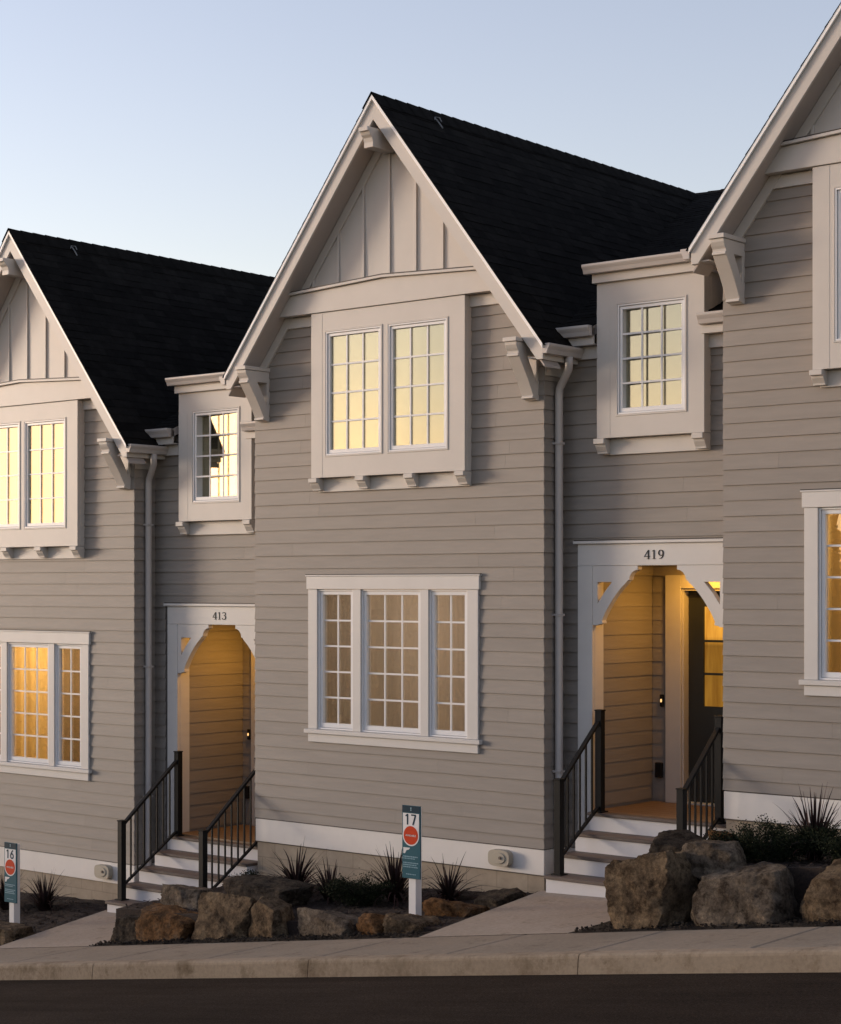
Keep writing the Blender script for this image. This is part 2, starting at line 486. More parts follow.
def window(parent, x0, x1, z0, z1, cols, rows, yf, glass, pane_back=.045, fw=.05, off=(0, 0, 0), yaw=0.0):
    """a casement: frame ring > pane, muntins. yf is the front of the frame"""
    fr = MB()
    a = [(x0, z0), (x1, z0), (x1, z1), (x0, z1)]; b = [(x0 + fw, z0 + fw * 1.2), (x1 - fw, z0 + fw * 1.2), (x1 - fw, z1 - fw), (x0 + fw, z1 - fw)]
    k = .018
    fr.prism([a, [(x0 + k, z0 + k), (x1 - k, z0 + k), (x1 - k, z1 - k), (x0 + k, z1 - k)]], 'y', yf, yf + pane_back + (.03 if not yaw else .09))
    k2 = k + .003
    fr.prism([[(x0 + k2, z0 + k2), (x1 - k2, z0 + k2), (x1 - k2, z1 - k2), (x0 + k2, z1 - k2)], b], 'y', yf + .014, yf + pane_back + (.025 if not yaw else .088))
    f = fr.build('window', M['vinyl'], parent, off, bevel=.003)
    px0, px1, pz0, pz1 = x0 + fw, x1 - fw, z0 + fw * 1.2, z1 - fw
    yp = yf + pane_back
    pn = MB().box(px0 - .008, px1 + .008, yp, yp + .006, pz0 - .008, pz1 + .008).build('pane', M[glass], f)
    if yaw:    # glass tilted on purpose about its right edge to steer its reflection
        pv = Vector((px1, yp, 0)); pn.rotation_euler = (0, 0, R(yaw)); pn.location = pv - Matrix.Rotation(R(yaw), 4, 'Z') @ pv
    mu = MB(); mw = .0095
    for i in range(1, cols):
        x = px0 + (px1 - px0) * i / cols
        mu.box(x - mw, x + mw, yp - .012, yp - .001, pz0, pz1)
    for j in range(1, rows):
        z = pz0 + (pz1 - pz0) * j / rows
        xs = [px0] + [px0 + (px1 - px0) * i / cols for i in range(1, cols)] + [px1]
        for i in range(cols):
            mu.box(xs[i] + (mw if i else 0), xs[i + 1] - (mw if i < cols - 1 else 0), yp - .0118, yp - .0012, z - mw, z + mw)
    mu.build('muntin', M['vinyl'], f)
    return f

def curtain_mesh(x0, x1, z0, z1, y, amp=.018, wl=.09, r=None):
    mb = MB(); n = int((x1 - x0) / .012); r = r or rnd; ph = r.uniform(0, 6)
    pts = []
    for i in range(n + 1):
        x = x0 + (x1 - x0) * i / n
        pts.append((x, y + amp * math.sin(x * 2 * math.pi / wl + ph) + amp * .5 * math.sin(x * 2 * math.pi / (wl * 2.7) + 1)))
    for (xa, ya), (xb, yb) in zip(pts, pts[1:]):
        mb.face([(xa, ya, z0), (xb, yb, z0), (xb, yb, z1), (xa, ya, z1)])
    return mb

# ---- numerals with serifs, built as flat strokes
STROKE = [1.0]
def stroke(mb, pts, ws, y0, y1, P):
    L = []; Rr = []
    for k, p in enumerate(pts):
        a = pts[max(k - 1, 0)]; b = pts[min(k + 1, len(pts) - 1)]
        dx, dz = b[0] - a[0], b[1] - a[1]; l = math.hypot(dx, dz) or 1
        nx, nz = -dz / l, dx / l; w = ws[k] / 2 * STROKE[0]
        L.append((p[0] + nx * w, p[1] + nz * w)); Rr.append((p[0] - nx * w, p[1] - nz * w))
    for k in range(len(pts) - 1):
        q = [L[k], L[k + 1], Rr[k + 1], Rr[k]]
        mb.prism([P(p) for p in q], 'y', y0, y1)
def arc(cx, cz, rx, rz, a0, a1, n=14):
    return [(cx + rx * math.cos(R(a0 + (a1 - a0) * i / n)), cz + rz * math.sin(R(a0 + (a1 - a0) * i / n))) for i in range(n + 1)]
def glyph(ch):
    """strokes on a 0.62 x 1 body: list of (points, widths)"""
    if ch == '4': return [([(.42, 1), (.03, .30)], [.07, .07]), ([(.0, .29), (.60, .29)], [.09, .09]), ([(.43, 1), (.43, .02)], [.15, .15]), ([(.28, .025), (.58, .025)], [.05, .05])]
    if ch == '1': return [([(.30, 1), (.30, .02)], [.15, .15]), ([(.12, .86), (.27, .95)], [.05, .09]), ([(.10, .025), (.50, .025)], [.05, .05])]
    if ch == '9':
        p = arc(.30, .68, .22, .30, 0, 360, 24); w = [.07 + .09 * abs(math.cos(R(i * 15))) for i in range(25)]
        q = [(.53, .66), (.52, .45), (.44, .22), (.28, .06), (.12, .03)]
        return [(p, w), (q, [.14, .14, .12, .08, .06])]
    if ch == '3':
        p = arc(.27, .76, .22, .22, 160, -75, 16); q = arc(.26, .29, .26, .27, 90, -165, 18)
        return [(p, [.08 + .07 * max(0, math.cos(R(160 - 235 * i / 16))) for i in range(17)]), (q, [.08 + .08 * max(0, math.cos(R(90 - 255 * i / 18))) for i in range(19)])]
    if ch == '7': return [([(.04, .93), (.58, .93)], [.13, .13]), ([(.54, .93), (.24, 0)], [.15, .15])]
    if ch == 'I': return [([(.34, 1), (.34, 0)], [.15, .15]), ([(.12, .80), (.33, .95)], [.10, .12])]
    if ch == '6':
        p = arc(.31, .30, .24, .26, 0, 360, 24)
        q = [(.50, .95), (.34, .84), (.18, .62), (.08, .38), (.07, .28)]
        return [(p, [.14] * 25), (q, [.13] * 5)]
def write(mb, text, x, z, h, y0, y1, adv=.66, wscale=1.0):
    for i, ch in enumerate(text):
        ox = x + i * adv * h * wscale
        for k, (pts, ws) in enumerate(glyph(ch)):
            e = .0004 * k
            stroke(mb, pts, ws, y0 - e, y1, lambda p, ox=ox: (ox + p[0] * h * wscale, z + p[1] * h))

# ------------------------------------------------------------------ the houses
def make_house(ox, oz, label, number, seed, entry=True, curtain='warm', low=0.0, ex=.03, eup=0.0):
    # low: how far skirt and deck sit below the common pattern; ex, eup: shift of the entry bay
    r = random.Random(seed)
    SK0, SK1, DECK = SK0_ - low, SK1_ - low, DECK_ - low - eup
    base = oz - 3.2
    root = empty('townhouse', (ox, 0, base), label, 'house', 'stepped row of gabled townhouses')
    L = (0, 0, oz - base)
    sh_ = {'d': (0, 0)}
    def B(mb, name, mat, **k): return mb.build(name, M[mat], root, (sh_['d'][0], 0, oz - base + sh_['d'][1]), **k)

    # --- window openings
    WX0, WX1, WZ0, WZ1 = -3.11, -.97, -1.57, -.05
    hole_main = (WX0 - .03, WX1 + .03, WZ0 - .02, WZ1 + .02)
    # --- core walls (sheathing, behind the boards)
    core = MB()
    xa, xb = hole_main[0], hole_main[1]
    y0, y1 = .0, .12
    def gpoly(x0, x1, z0):     # gable slice up to the roof
        pts = [(x0, z0), (x1, z0), (x1, roofz(x1) - .24)]
        if x0 < C < x1: pts.append((C, roofz(C) - .24))
        pts.append((x0, roofz(x0) - .24))
        return pts
    core.prism(gpoly(XL + .006, xa, -2.95), 'y', y0, y1)
    core.prism(gpoly(xb, XR - .006, -2.95), 'y', y0, y1)
    core.box(xa, xb, y0, y1, -2.95, hole_main[2])
    core.prism(gpoly(xa, xb, hole_main[3]), 'y', y0, y1)
    B(core, 'sheathing', 'backing')
    # --- front lap siding
    fs = courses(MB(), lambda u, z, d: (u, -d, z), SK1, 3.02, XL - .012, XR + .012, [hole_main], .108,
                 lambda z: (max(XL - .012, C - (AP - .25 - z) / SLP), min(XR + .012, C + (AP - .25 - z) / SLP)), r)
    B(fs, 'lap_siding', 'siding', tint=True)
    # --- right return, recess wall, left and back walls
    ret = courses(MB(), lambda u, z, d: (d, u, z), SK1, 2.30, -.012, S, [], .108, None, r)
    rb = MB().box(-.12, 0, .125, S + .1, -3.4, 2.4)
    B(ret, 'return_siding', 'siding', tint=True); B(rb, 'return_wall', 'backing')
    if entry:
        holes = [(.20, RX + 1, -4, .45), (.6, 1.6, 1.65, 2.9)]
    else:
        holes = []
    rec = courses(MB(), lambda u, z, d: (u, S - d, z), SK1, 2.55, .012, RX, holes, .108, None, r)
    B(rec, 'recess_siding', 'siding', tint=True)
    rw = MB()
    if entry:
        rw.box(0, .30, S, S + .12, -3.6, 2.56); rw.box(1.96, RX, S, S + .12, -3.6, 2.56)
        rw.box(.30, 1.96, S, S + .12, .30, 1.6); rw.box(.30, .62, S, S + .12, 1.6, 2.56); rw.box(1.58, 1.96, S, S + .12, 1.6, 2.56)
    else:
        rw.box(0, RX, S, S + .12, -3.6, 2.56)
    B(rw, 'recess_wall', 'backing')
    lw = MB(); lw.box(XL, XL + .12, .125, YB, -3.6, 2.42); lw.box(RX - .12, RX, S + .13, YB, -3.6, 2.5)
    lw.box(XL + .12, RX - .12, YB - .12, YB, -3.6, 2.4)
    B(lw, 'side_wall', 'siding', tint=True)
    # --- skirt board and foundation
    sk = MB(); sk.box(XL - .004, XR + .008, -.009, 0, SK0, SK1 - .012)
    sk.box(XR + .0005, XR + .008, .002, S, SK0, SK1 - .012); sk.box(XR + .010, .28, S - .012, S - .001, SK0, SK1 - .012)
    B(sk, 'skirt_board', 'skirt', bevel=.004)
    fo = MB(); fo.box(XL + .01, XR - .005, .012, .12, -4.6, SK0 + .004); fo.box(XR - .13, XR - .006, .122, S + .1, -4.6, SK0 + .003)
    fo.box(.0, .29, S - .004, S + .12, -4.6, SK0 + .003)
    B(fo, 'foundation', 'cmu')

    # --- gable: board and batten, collar, frieze, rake
    gp = MB(); gp.prism([(C - (AP - .26 - 3.02) / SLP, 3.02), (C + (AP - .26 - 3.02) / SLP, 3.02), (C, AP - .26)], 'y', -.016, -.002)
    g = B(gp, 'gable_panel', 'trim')
    for k in range(-4, 5):
        x = -2.05 + .373 * k
        zt = roofz(x) - .30
        if zt < 3.38 or k == 3: continue
        MB().box(x - .016, x + .016, -.036, -.0165, 3.22, zt).build('batten', M['trim'], g, bevel=.002)
    fz = MB()
    def chev(mb, o0, o1, xlim, y0, y1):
        pts = [(C - xlim, roofz(C - xlim) - o0), (C, AP - o0), (C + xlim, roofz(C + xlim) - o0), (C + xlim, roofz(C + xlim) - o1), (C, AP - o1), (C - xlim, roofz(C - xlim) - o1)]
        mb.prism(pts, 'y', y0, y1)
    chev(fz, .245, .40, 2.045, -.040, -.0005)
    B(fz, 'rake_frieze', 'trim', bevel=.003)
    fh = MB(); fh.box(C - 1.62, C + 1.62, -.036, -.0008, 2.925, 3.04)
    B(fh, 'frieze_board', 'trim', bevel=.003)
    co = MB()
    xe = 1.72
    co.prism([(C - xe + .13, 3.05), (C + xe - .13, 3.05), (C + xe - .29, 3.27), (C, 3.335), (C - xe + .29, 3.27)], 'y', -.14, -.0405)
    co.prism([(C - xe + .26, 3.272), (C, 3.337), (C + xe - .26, 3.272), (C + xe - .28, 3.302), (C, 3.365), (C - xe + .28, 3.302)], 'y', -.18, -.0402)
    cb = B(co, 'collar_beam', 'trim', bevel=.003)
    MB().prism([(C - xe + .28, 3.3025), (C, 3.3655), (C + xe - .28, 3.3025), (C + xe - .29, 3.316), (C, 3.379), (C - xe + .29, 3.316)], 'y', -.172, -.0405).build('head_shadow_strip', M['shadow_strip'], cb)
    # rake fascia with plumb and level cut
    xe = HW; ze = AP - SLP * HW
    zc = ze - .16; xi = (AP - .255 - zc) / SLP
    fa = MB().prism([(C - xe, ze), (C, AP), (C + xe, ze), (C + xe, zc), (C + xi, zc), (C, AP - .255), (C - xi, zc), (C - xe, zc)], 'y', FA, FA + .03)
    B(fa, 'rake_fascia', 'trim', bevel=.003)
    de = MB(); chev(de, -.014, .040, HW + .012, FA - .026, FA - .003)
    B(de, 'drip_edge', 'dripmetal', bevel=.002)
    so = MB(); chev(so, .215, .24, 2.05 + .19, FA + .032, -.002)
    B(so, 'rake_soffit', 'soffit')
    # roof: two gable slopes and the cross roof behind
    nz = 1 / math.hypot(1, SLP); nx = SLP * nz
    rf = MB(); deckm = MB()
    ve = math.hypot(HW + .03, SLP * (HW + .03))
    for sg in (1, -1):
        A = (C + sg * (HW + .03), FA - .03, AP - SLP * (HW + .03) + .012)
        V = (-sg * nz, 0, nx)
        # the right slope of the gable is seen whole; the cross roof covers its back
        ul = YR - FA + .03 if sg > 0 else YR - FA + .03
        shingles(rf, A, (0, 1, 0), V, ul, ve, (sg * nx, 0, nz), r)
        e = HW + .02
        deckm.prism([(C + sg * e, AP - SLP * e + .008), (C, AP + .008), (C, AP - .212), (C + sg * e, AP - SLP * e - .075)], 'y', FA + .034, YR)
    zm0 = 2.62; my0 = .18; msl = (AP + .03 - zm0) / (YR - my0)
    mn = math.hypot(1, msl)
    ycut = .75                         # the dormer stands in front of this part of the slope
    zcut = zm0 + msl * (ycut - my0)
    sp = ((-.2, .468, my0), (.468, 1.722, ycut), (1.722, RX, my0)) if entry else ((-.2, RX, my0),)
    shingles(rf, (XL, ycut, zcut), (1, 0, 0), (0, 1 / mn, msl / mn), -.2 - XL, (YR - ycut) * mn, (0, -msl / mn, 1 / mn), r)
    for xa_, xb_, ya_ in sp:
        za_ = zm0 + msl * (ya_ - my0)
        shingles(rf, (xa_, ya_, za_), (1, 0, 0), (0, 1 / mn, msl / mn), xb_ - xa_, (YR - ya_) * mn, (0, -msl / mn, 1 / mn), r)
    shingles(rf, (RX, 2 * YR - my0, zm0), (-1, 0, 0), (0, -1 / mn, msl / mn), RX - XL, (YR - my0) * mn, (0, msl / mn, 1 / mn), r)
    # ridge caps
    for k in range(int((YR - FA) / .2)):
        y = FA - .035 + k * .2
        for sg in (1, -1):
            rf.face([(C, y, AP + .040), (C + sg * .13, y, AP + .040 - SLP * .13), (C + sg * .13, y + .24, AP + .030 - SLP * .13), (C, y + .24, AP + .030)], r.uniform(.8, 1.2))
    for k in range(int((RX - XL) / .2) + 1):
        x = XL + k * .2
        for sg in (1, -1):
            rf.face([(x, YR, AP + .058), (x, YR + sg * .15, AP + .055 - .07), (x + .23, YR + sg * .15, AP + .045 - .07), (x + .23, YR, AP + .048)], r.uniform(.8, 1.2))
    roof = B(rf, 'roof', 'shingle', tint=True)
    for xa_, xb_, ya_ in ((XL + .02, -.2, ycut),) + sp:
        za_ = zm0 + msl * (ya_ - my0)
        deckm.prism([(ya_, za_ - .002), (YR, AP + .026), (2 * YR - my0, zm0 - .002), (2 * YR - my0, zm0 - .1), (YR, AP - .08), (ya_, za_ - .1)], 'x', xa_, min(xb_, RX - .02))
    B(deckm, 'roof_deck', 'soffit')
    # small steel anchor by the ridge
    an = MB()
    ax, ay = C + .16, .62; az = roofz(ax) + .03
    an.tube([(ax - .05, ay, az + .085), (ax, ay, az + .03), (ax + .05, ay, az - .035)], .008, 8)
    an.tube([(ax - .02, ay - .05, az + .06), (ax - .045, ay - .02, az + .10), (ax - .02, ay + .03, az + .10), (ax + .01, ay + .03, az + .05)], .006, 8)
    B(an, 'roof_anchor', 'galv_dull')
    # knee brackets and ridge beam
    B(knee_bracket(XL + .075, XL + .22), 'knee_bracket', 'trim', bevel=.003)
    B(knee_bracket(XR - .205, XR - .06), 'knee_bracket', 'trim', bevel=.003)
    rbm = MB().prism([(-.04, 4.905), (-.475, 4.905), (-.475, 4.86), (-.45, 4.86), (-.43, 4.825), (-.40, 4.80), (-.385, 4.755), (-.385, 4.70), (-.04, 4.70)], 'x', C - .065, C + .065)
    B(rbm, 'ridge_beam', 'trim', bevel=.003)
    # eaves: side fascia, soffit, gutter
    ev = MB(); ev.box(XR + .165, XR + .19, FA + .033, S - .002, zc + .002, ze - .012); ev.box(XR + .002, XR + .164, FA + .034, S - .002, zc + .02, zc + .035)
    B(ev, 'eave_fascia', 'trim', bevel=.002)
    ev = MB(); ev.box(XL - .19, XL - .165, FA + .033, S, zc + .002, ze - .012); ev.box(XL - .164, XL - .002, FA + .034, S, zc + .02, zc + .035)
    B(MB().box(XR + .002, XR + .022, -.0, S - .002, zc - .12, zc + .019), 'frieze_board', 'trim', bevel=.002)
    B(ev, 'eave_fascia', 'trim', bevel=.002)
    gt = ze - .005
    B(MB().prism(gutter_profile(XR + .295, gt, 1), 'y', FA - .005, S + .1), 'eave_gutter', 'gutter', bevel=.003)
    B(MB().prism(gutter_profile(XL - .295, gt, -1), 'y', FA - .005, S - .16), 'eave_gutter', 'gutter', bevel=.003)
    # downspout with its swan neck
    dsx, dsy = .062, .175
    ds = MB().tube([(XR + .24, .10, gt - .10), (XR + .24, .10, gt - .17), (XR + .225, .115, gt - .22), (XR + .13, .155, gt - .33), (dsx + .01, .172, gt - .40), (dsx, dsy, gt - .46), (dsx, dsy, -3.02), (dsx + .01, dsy - .03, -3.10)], .041, 12)
    d = B(ds, 'downspout', 'gutter', smooth=True)
    for z in (1.45, -.3, -1.9):
        MB().box(.002, dsx + .043, dsy - .043, dsy + .043, z, z + .022).build('strap', M['gutter'], d)

    # --- bay box with twin windows on the gable
    bx = MB(); X0, X1, Z0, Z1, YF = -3.12, -.93, 1.21, 3.045, -.12
    wz0, wz1 = 1.45, 2.83
    ws = [(-2.90, -2.08), (-1.985, -1.165)]
    holes = [[(a, wz0), (b, wz0), (b, wz1), (a, wz1)] for a, b in ws]
    bx.prism([[(X0, Z0), (X1, Z0), (X1, Z1), (X0, Z1)]] + holes, 'y', YF, YF + .045)
    bx.box(X0, X0 + .02, YF + .0455, -.0, Z0, Z1); bx.box(X1 - .02, X1, YF + .0455, -.0, Z0, Z1); bx.box(X0 + .021, X1 - .021, YF + .046, 0, Z0, Z0 + .02)
    box = B(bx, 'bay_box', 'trim', bevel=.003)
    pl = MB()   # planted boards: stiles and rails stand a hair proud
    pl.box(X0 + .002, X0 + .17, YF - .0018, YF - .0002, Z0 + .003, Z1 - .002)
    pl.build('stile', M['trim'], box)
    MB().box(X1 - .17, X1 - .002, YF - .0018, YF - .0002, Z0 + .003, Z1 - .06 - .16).build('stile', M['trim'], box)
    for a, b in ws:
        rg = MB().prism([[(a - .012, wz0 - .012), (b + .012, wz0 - .012), (b + .012, wz1 + .012), (a - .012, wz1 + .012)], [(a + .004, wz0 + .004), (b - .004, wz0 + .004), (b - .004, wz1 - .004), (a + .004, wz1 - .004)]], 'y', YF - .008, YF + .002)
        rg.build('window_stop', M['trim'], box, bevel=.002)
        window(box, a + .004, b - .004, wz0 + .004, wz1 - .004, 3, 4, YF - .004, 'glass', .042, .052)
        MB().box(a - .01, b + .01, YF + .075, YF + .08, wz0 - .01, wz1 + .01).build('blind', M['blind'], box)
    MB().box(X0 + .03, X1 + .0, -.036, -.0006, 1.055, Z0 - .003).build('apron_band', M['trim'], box, bevel=.003)
    for k in range(4):
        x = X0 - .015 + (X1 - X0 - .105) * k / 3
        small_bracket(x, x + .125, -.0365, Z0 - .001, 1.07, .10).build('bay_bracket', M['trim'], box, bevel=.003)

    # --- ground-floor window: casing, sill, three casements
    cs = MB(); cy = -.034
    for a, b in ((-3.25, -3.112), (-2.575, -2.46), (-1.605, -1.495), (-.968, -.825)):
        cs.box(a, b, cy, .02, -1.60, -.032)
    cs.box(-3.27, -.805, cy - .008, .02, -.03, .112)
    cs.box(-3.285, -.79, cy - .014, .0, .1125, .128)
    cs.box(-3.29, -.785, cy - .03, .02, -1.648, -1.602)
    cs.box(-3.25, -.825, cy - .002, .0, -1.745, -1.650)
    cas = B(cs, 'window_casing', 'casing', bevel=.003)
    MB().box(-3.287, -.788, cy - .004, -.0195, .1285, .139).build('head_shadow_strip', M['shadow_strip'], cas, (0, 0, 0))
    for a, b, c in ((-3.112, -2.575, 2), (-2.46, -1.605, 3), (-1.495, -.968, 2)):
        window(cas, a + .001, b - .001, -1.598, -.034, c, 5, -.016, 'glass_low', .05, .058)
    # room behind, with curtains
    rm = MB()
    rx0, rx1, rz0, rz1, ry = -3.9, -.25, -2.3, .35, 2.6
    rm.face([(rx0, .13, rz0), (rx0, ry, rz0), (rx0, ry, rz1), (rx0, .13, rz1)]); rm.face([(rx1, .13, rz0), (rx1, ry, rz0), (rx1, ry, rz1), (rx1, .13, rz1)])
    rm.face([(rx0, ry, rz0), (rx1, ry, rz0), (rx1, ry, rz1), (rx0, ry, rz1)]); rm.face([(rx0, .13, rz0), (rx1, .13, rz0), (rx1, ry, rz0), (rx0, ry, rz0)])
    rm.face([(rx0, .13, rz1), (rx1, .13, rz1), (rx1, ry, rz1), (rx0, ry, rz1)])
    B(rm, 'room_wall', 'roomwall')
    if curtain == 'dim':
        cu = curtain_mesh(-3.2, -.9, -1.75, .1, .15, .003, .06, r)
        B(cu, 'curtain', 'blind', smooth=True)
    else:
        for a_, b_ in ((-3.2, -2.5), (-2.44, -1.62), (-1.56, -.9)):
            cu = curtain_mesh(a_, b_, -1.75, .1, .20, .03, .16, r)
            B(cu, 'curtain', 'blind_dim' if a_ > -1.6 and curtain == 'warm' else 'curtain', smooth=True)

    # --- round vent cover on the skirt
    vt = MB(); vx, vz = -.52, -2.80 - low
    oct_ = [(vx + .135 * math.copysign(abs(math.cos(a)) ** .55, math.cos(a)), vz + .085 * math.copysign(abs(math.sin(a)) ** .55, math.sin(a))) for a in [2 * math.pi * k / 28 for k in range(28)]]
    vt.prism(oct_, 'y', -.085, -.0095)
    v = B(vt, 'vent_cover', 'beige_plastic', bevel=.012, smooth=False)
    MB().prism([(vx + .09 * math.cos(a), vz + .06 * math.sin(a)) for a in [2 * math.pi * k / 20 for k in range(20)]], 'y', -.094, -.0852).build('vent_plate', M['beige_plastic'], v, bevel=.004)
    MB().prism([(vx + .03 + .014 * math.cos(a), vz + .005 + .016 * math.sin(a)) for a in [2 * math.pi * k / 12 for k in range(12)]], 'y', -.106, -.0945).build('vent_knob', M['tread'], v)

    # --- main eave of the recess
    mg = zm0 + .012
    if entry:
        spans = ((0.02, .468), (1.722, RX))
    else:
        spans = ((.02, RX),)
    for a, b in spans:
        me = MB()
        me.box(a, b, my0 + .022, my0 + .045, mg - .19, mg - .02)
        me.box(a, b, my0 + .046, S - .02, mg - .19, mg - .175)
        me.box(a, b, S - .045, S - .0005, mg - .32, mg - .191)
        B(MB().prism(gutter_profile(my0 - .075, mg, -1, .096, .105), 'x', a, b), 'eave_gutter', 'gutter', bevel=.003)
        B(me, 'eave_fascia', 'trim', bevel=.002)

    if entry:
        # --- dormer box breaking the eave
        sh_['d'] = (ex, 0)
        dm = MB(); dx0, dx1, dz0, dz1, dy = .47, 1.72, 1.49, 3.09, .215
        a, b, wa, wb = .715, 1.51, 1.715, 2.82
        dm.prism([[(dx0, dz0), (dx1, dz0), (dx1, dz1), (dx0, dz1)], [(a, wa), (b, wa), (b, wb), (a, wb)]], 'y', dy, dy + .125)
        for x in (dx0, dx1 - .02):
            dm.prism([(dy + .1255, dz0), (S + .12, dz0), (S + .12, 2.5), (2.9, 3.6), (dy + .1255, dz1)], 'x', x, x + .02)
        dm.box(dx0 + .021, dx1 - .021, dy + .126, S + .06, dz0, dz0 + .02)
        dbox = B(dm, 'dormer', 'trim', bevel=.003)
        for xa_, xb_ in ((dx0 + .002, dx0 + .16), (dx1 - .16, dx1 - .002)): MB().box(xa_, xb_, dy - .0018, dy - .0002, dz0 + .003, dz1 - .30).build('stile', M['trim'], dbox)
        MB().prism([[(a - .014, wa - .014), (b + .014, wa - .014), (b + .014, wb + .014), (a - .014, wb + .014)], [(a + .004, wa + .004), (b - .004, wa + .004), (b - .004, wb - .004), (a + .004, wb - .004)]], 'y', dy - .008, dy + .002).build('window_stop', M['trim'], dbox, bevel=.002)
        window(dbox, a + .004, b - .004, wa + .004, wb - .004, 3, 4, dy - .002, 'glass', .03, .052, yaw=-7.0 if ex > .05 else -4.0)
        MB().box(a - .01, b + .01, dy + .20, dy + .205, wa - .01, wb + .01).build('blind', M['blind'], dbox)
        MB().box(dx0 + .03, dx1, S - .04, S - .0006, 1.325, dz0 - .003).build('apron_band', M['trim'], dbox, bevel=.003)
        for x in (dx0 - .02, dx1 - .125):
            small_bracket(x, x + .125, S - .0405, dz0 - .001, 1.335, .10).build('bay_bracket', M['trim'], dbox, bevel=.003)
        df = MB(); df.box(dx0 - .03, dx1 + .03, dy - .045, dy - .001, 3.05, 3.155); df.box(dx0 - .03, dx0 - .001, dy + .0, 1.2, 3.05, 3.155); df.box(dx1 + .001, dx1 + .03, dy, 1.2, 3.05, 3.155)
        df.build('dormer_fascia', M['trim'], dbox, bevel=.003)
        MB().prism(gutter_profile(dy - .145, 3.235, -1, .098, .095), 'x', dx0 - .09, dx1 + .09).build('dormer_gutter', M['gutter'], dbox, bevel=.003)
        dr = MB(); s2 = .17; m2 = math.hypot(1, s2)
        MB().prism([(dy - .046, 3.156), (dy - .046, 3.215), (3.3, 3.215 + s2 * 3.13), (3.3, 3.10 + s2 * 3.13)], 'x', dx0 - .05, dx1 + .05).build('dormer_roof', M['backing'], dbox)
        shingles(dr, (dx0 - .055, dy - .055, 3.222), (1, 0, 0), (0, 1 / m2, s2 / m2), dx1 - dx0 + .11, 3.3, (0, -s2 / m2, 1 / m2), r)
        dr.build('dormer_shingles', M['shingle'], dbox, tint=True)

        # --- porch surround
        sh_['d'] = (ex, eup)
        pt = MB(); ty = S - .045
        pt.box(.18, PX0, ty, S + .0, -3.3, PTOP - .001); pt.box(PX1, 2.085, ty, S, -3.3, PTOP - .001)
        pt.box(.18, 2.085, ty, S, PTOP, .432)
        pt.box(.14, 2.09, ty - .03, S, .4325, .462)
        pt.box(.30, PX0, S + .001, .50, DECK, PTOP + .1); pt.box(PX1, PX1 + .06, S + .001, .50, DECK, PTOP + .1)
        pt.box(PX0 + .001, PX1 - .001, S + .001, .48, PTOP, PTOP + .1)
        surround = B(pt, 'porch_surround', 'casing', bevel=.003)
        MB().box(.14, 2.09, ty - .012, S - .02, .4625, .474).build('head_shadow_strip', M['shadow_strip'], surround)
        # scrolled corner brackets
        o = [(0, 0), (.54, 0), (.54, -.042), (.505, -.050), (.472, -.070), (.448, -.105), (.44, -.145), (.415, -.152), (.405, -.17)]
        o += [(.355, -.213), (.297, -.272), (.247, -.334), (.20, -.40), (.157, -.465), (.125, -.525), (.112, -.557), (.118, -.560), (.118, -.584), (.07, -.592), (.06, -.602), (0, -.602)]
        hl = [(.058, -.165), (.058, -.385), (.135, -.275), (.232, -.165)]
        for sg, xo in ((1, PX0 + .001), (-1, PX1 - .001)):
            br = MB().prism([[(xo + sg * p[0], PTOP - .001 + p[1]) for p in o], [(xo + sg * p[0], PTOP + p[1]) for p in hl]], 'y', ty + .006, S + .04)
            br.build('corner_bracket', M['casing'], surround, bevel=.003)
        # porch room
        pw = courses(MB(), lambda u, z, d: (PX0 - .012 + d, u, z), DECK + .03, .12, .5005, PYB, [], EXPO, None, r, .010)
        pw2 = courses(MB(), lambda u, z, d: (u, PYB - d, z), DECK + .03, .12, PX0 + .004, .545, [], EXPO, None, r, .010)
        pw.v += []
        B(pw, 'porch_siding', 'siding', tint=True); B(pw2, 'porch_siding', 'siding', tint=True)
        ps = MB(); ps.box(PX0 - .05, PX0 - .0125, .5005, PYB + .05, DECK - .2, .3); ps.box(PX1, PX1 + .04, .5005, PYB + .05, DECK - .2, .3)
        ps.box(PX0 - .012, .74, PYB + .0005, PYB + .05, DECK - .2, .3); ps.box(.74, PX1, PYB + .0005, PYB + .05, -.01, .3)
        B(ps, 'porch_wall', 'siding', tint=True)
        pf = MB(); pf.box(PX0 + .003, PX0 + .03, .521, PYB - .02, .115, PTOP); pf.box(PX0 + .03, PX1 - .001, PYB - .045, PYB - .02, .115, PTOP)
        B(pf, 'porch_frieze', 'siding', tint=True)
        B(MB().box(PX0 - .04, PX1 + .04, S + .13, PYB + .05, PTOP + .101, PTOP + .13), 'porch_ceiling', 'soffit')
        dk = MB(); n = 9; yy0, yy1 = .292, PYB + .1
        for k in range(n):
            a = yy0 + (yy1 - yy0) * k / n; b = yy0 + (yy1 - yy0) * (k + 1) / n
            dk.box(PX0 + .002, PX1 - .002, a + .003, b - .003, DECK - .035, DECK)
        dk.box(PX0 + .004, PX1 - .004, .40, yy1 - .01, DECK - .3, DECK - .037)
        B(dk, 'porch_floor', 'deck', bevel=.002)
        # door
        dc = MB(); dc.box(.545, .735, PYB - .05, PYB, DECK + .002, .118); dc.box(.736, PX1 - .001, PYB - .05, PYB, -.02, .118)
        dc.box(.736, .760, PYB - .03, PYB + .12, DECK + .002, -.021); dc.box(.761, PX1 - .05, PYB - .03, PYB + .12, -.045, -.0215)
        B(dc, 'door_casing', 'trim', bevel=.003)
        dd = MB(); ddx0, ddx1, dz_, dt = .762, 1.74, DECK + .02, -.047
        gx0, gx1, gz0, gz1 = .945, 1.565, -1.25, -.21
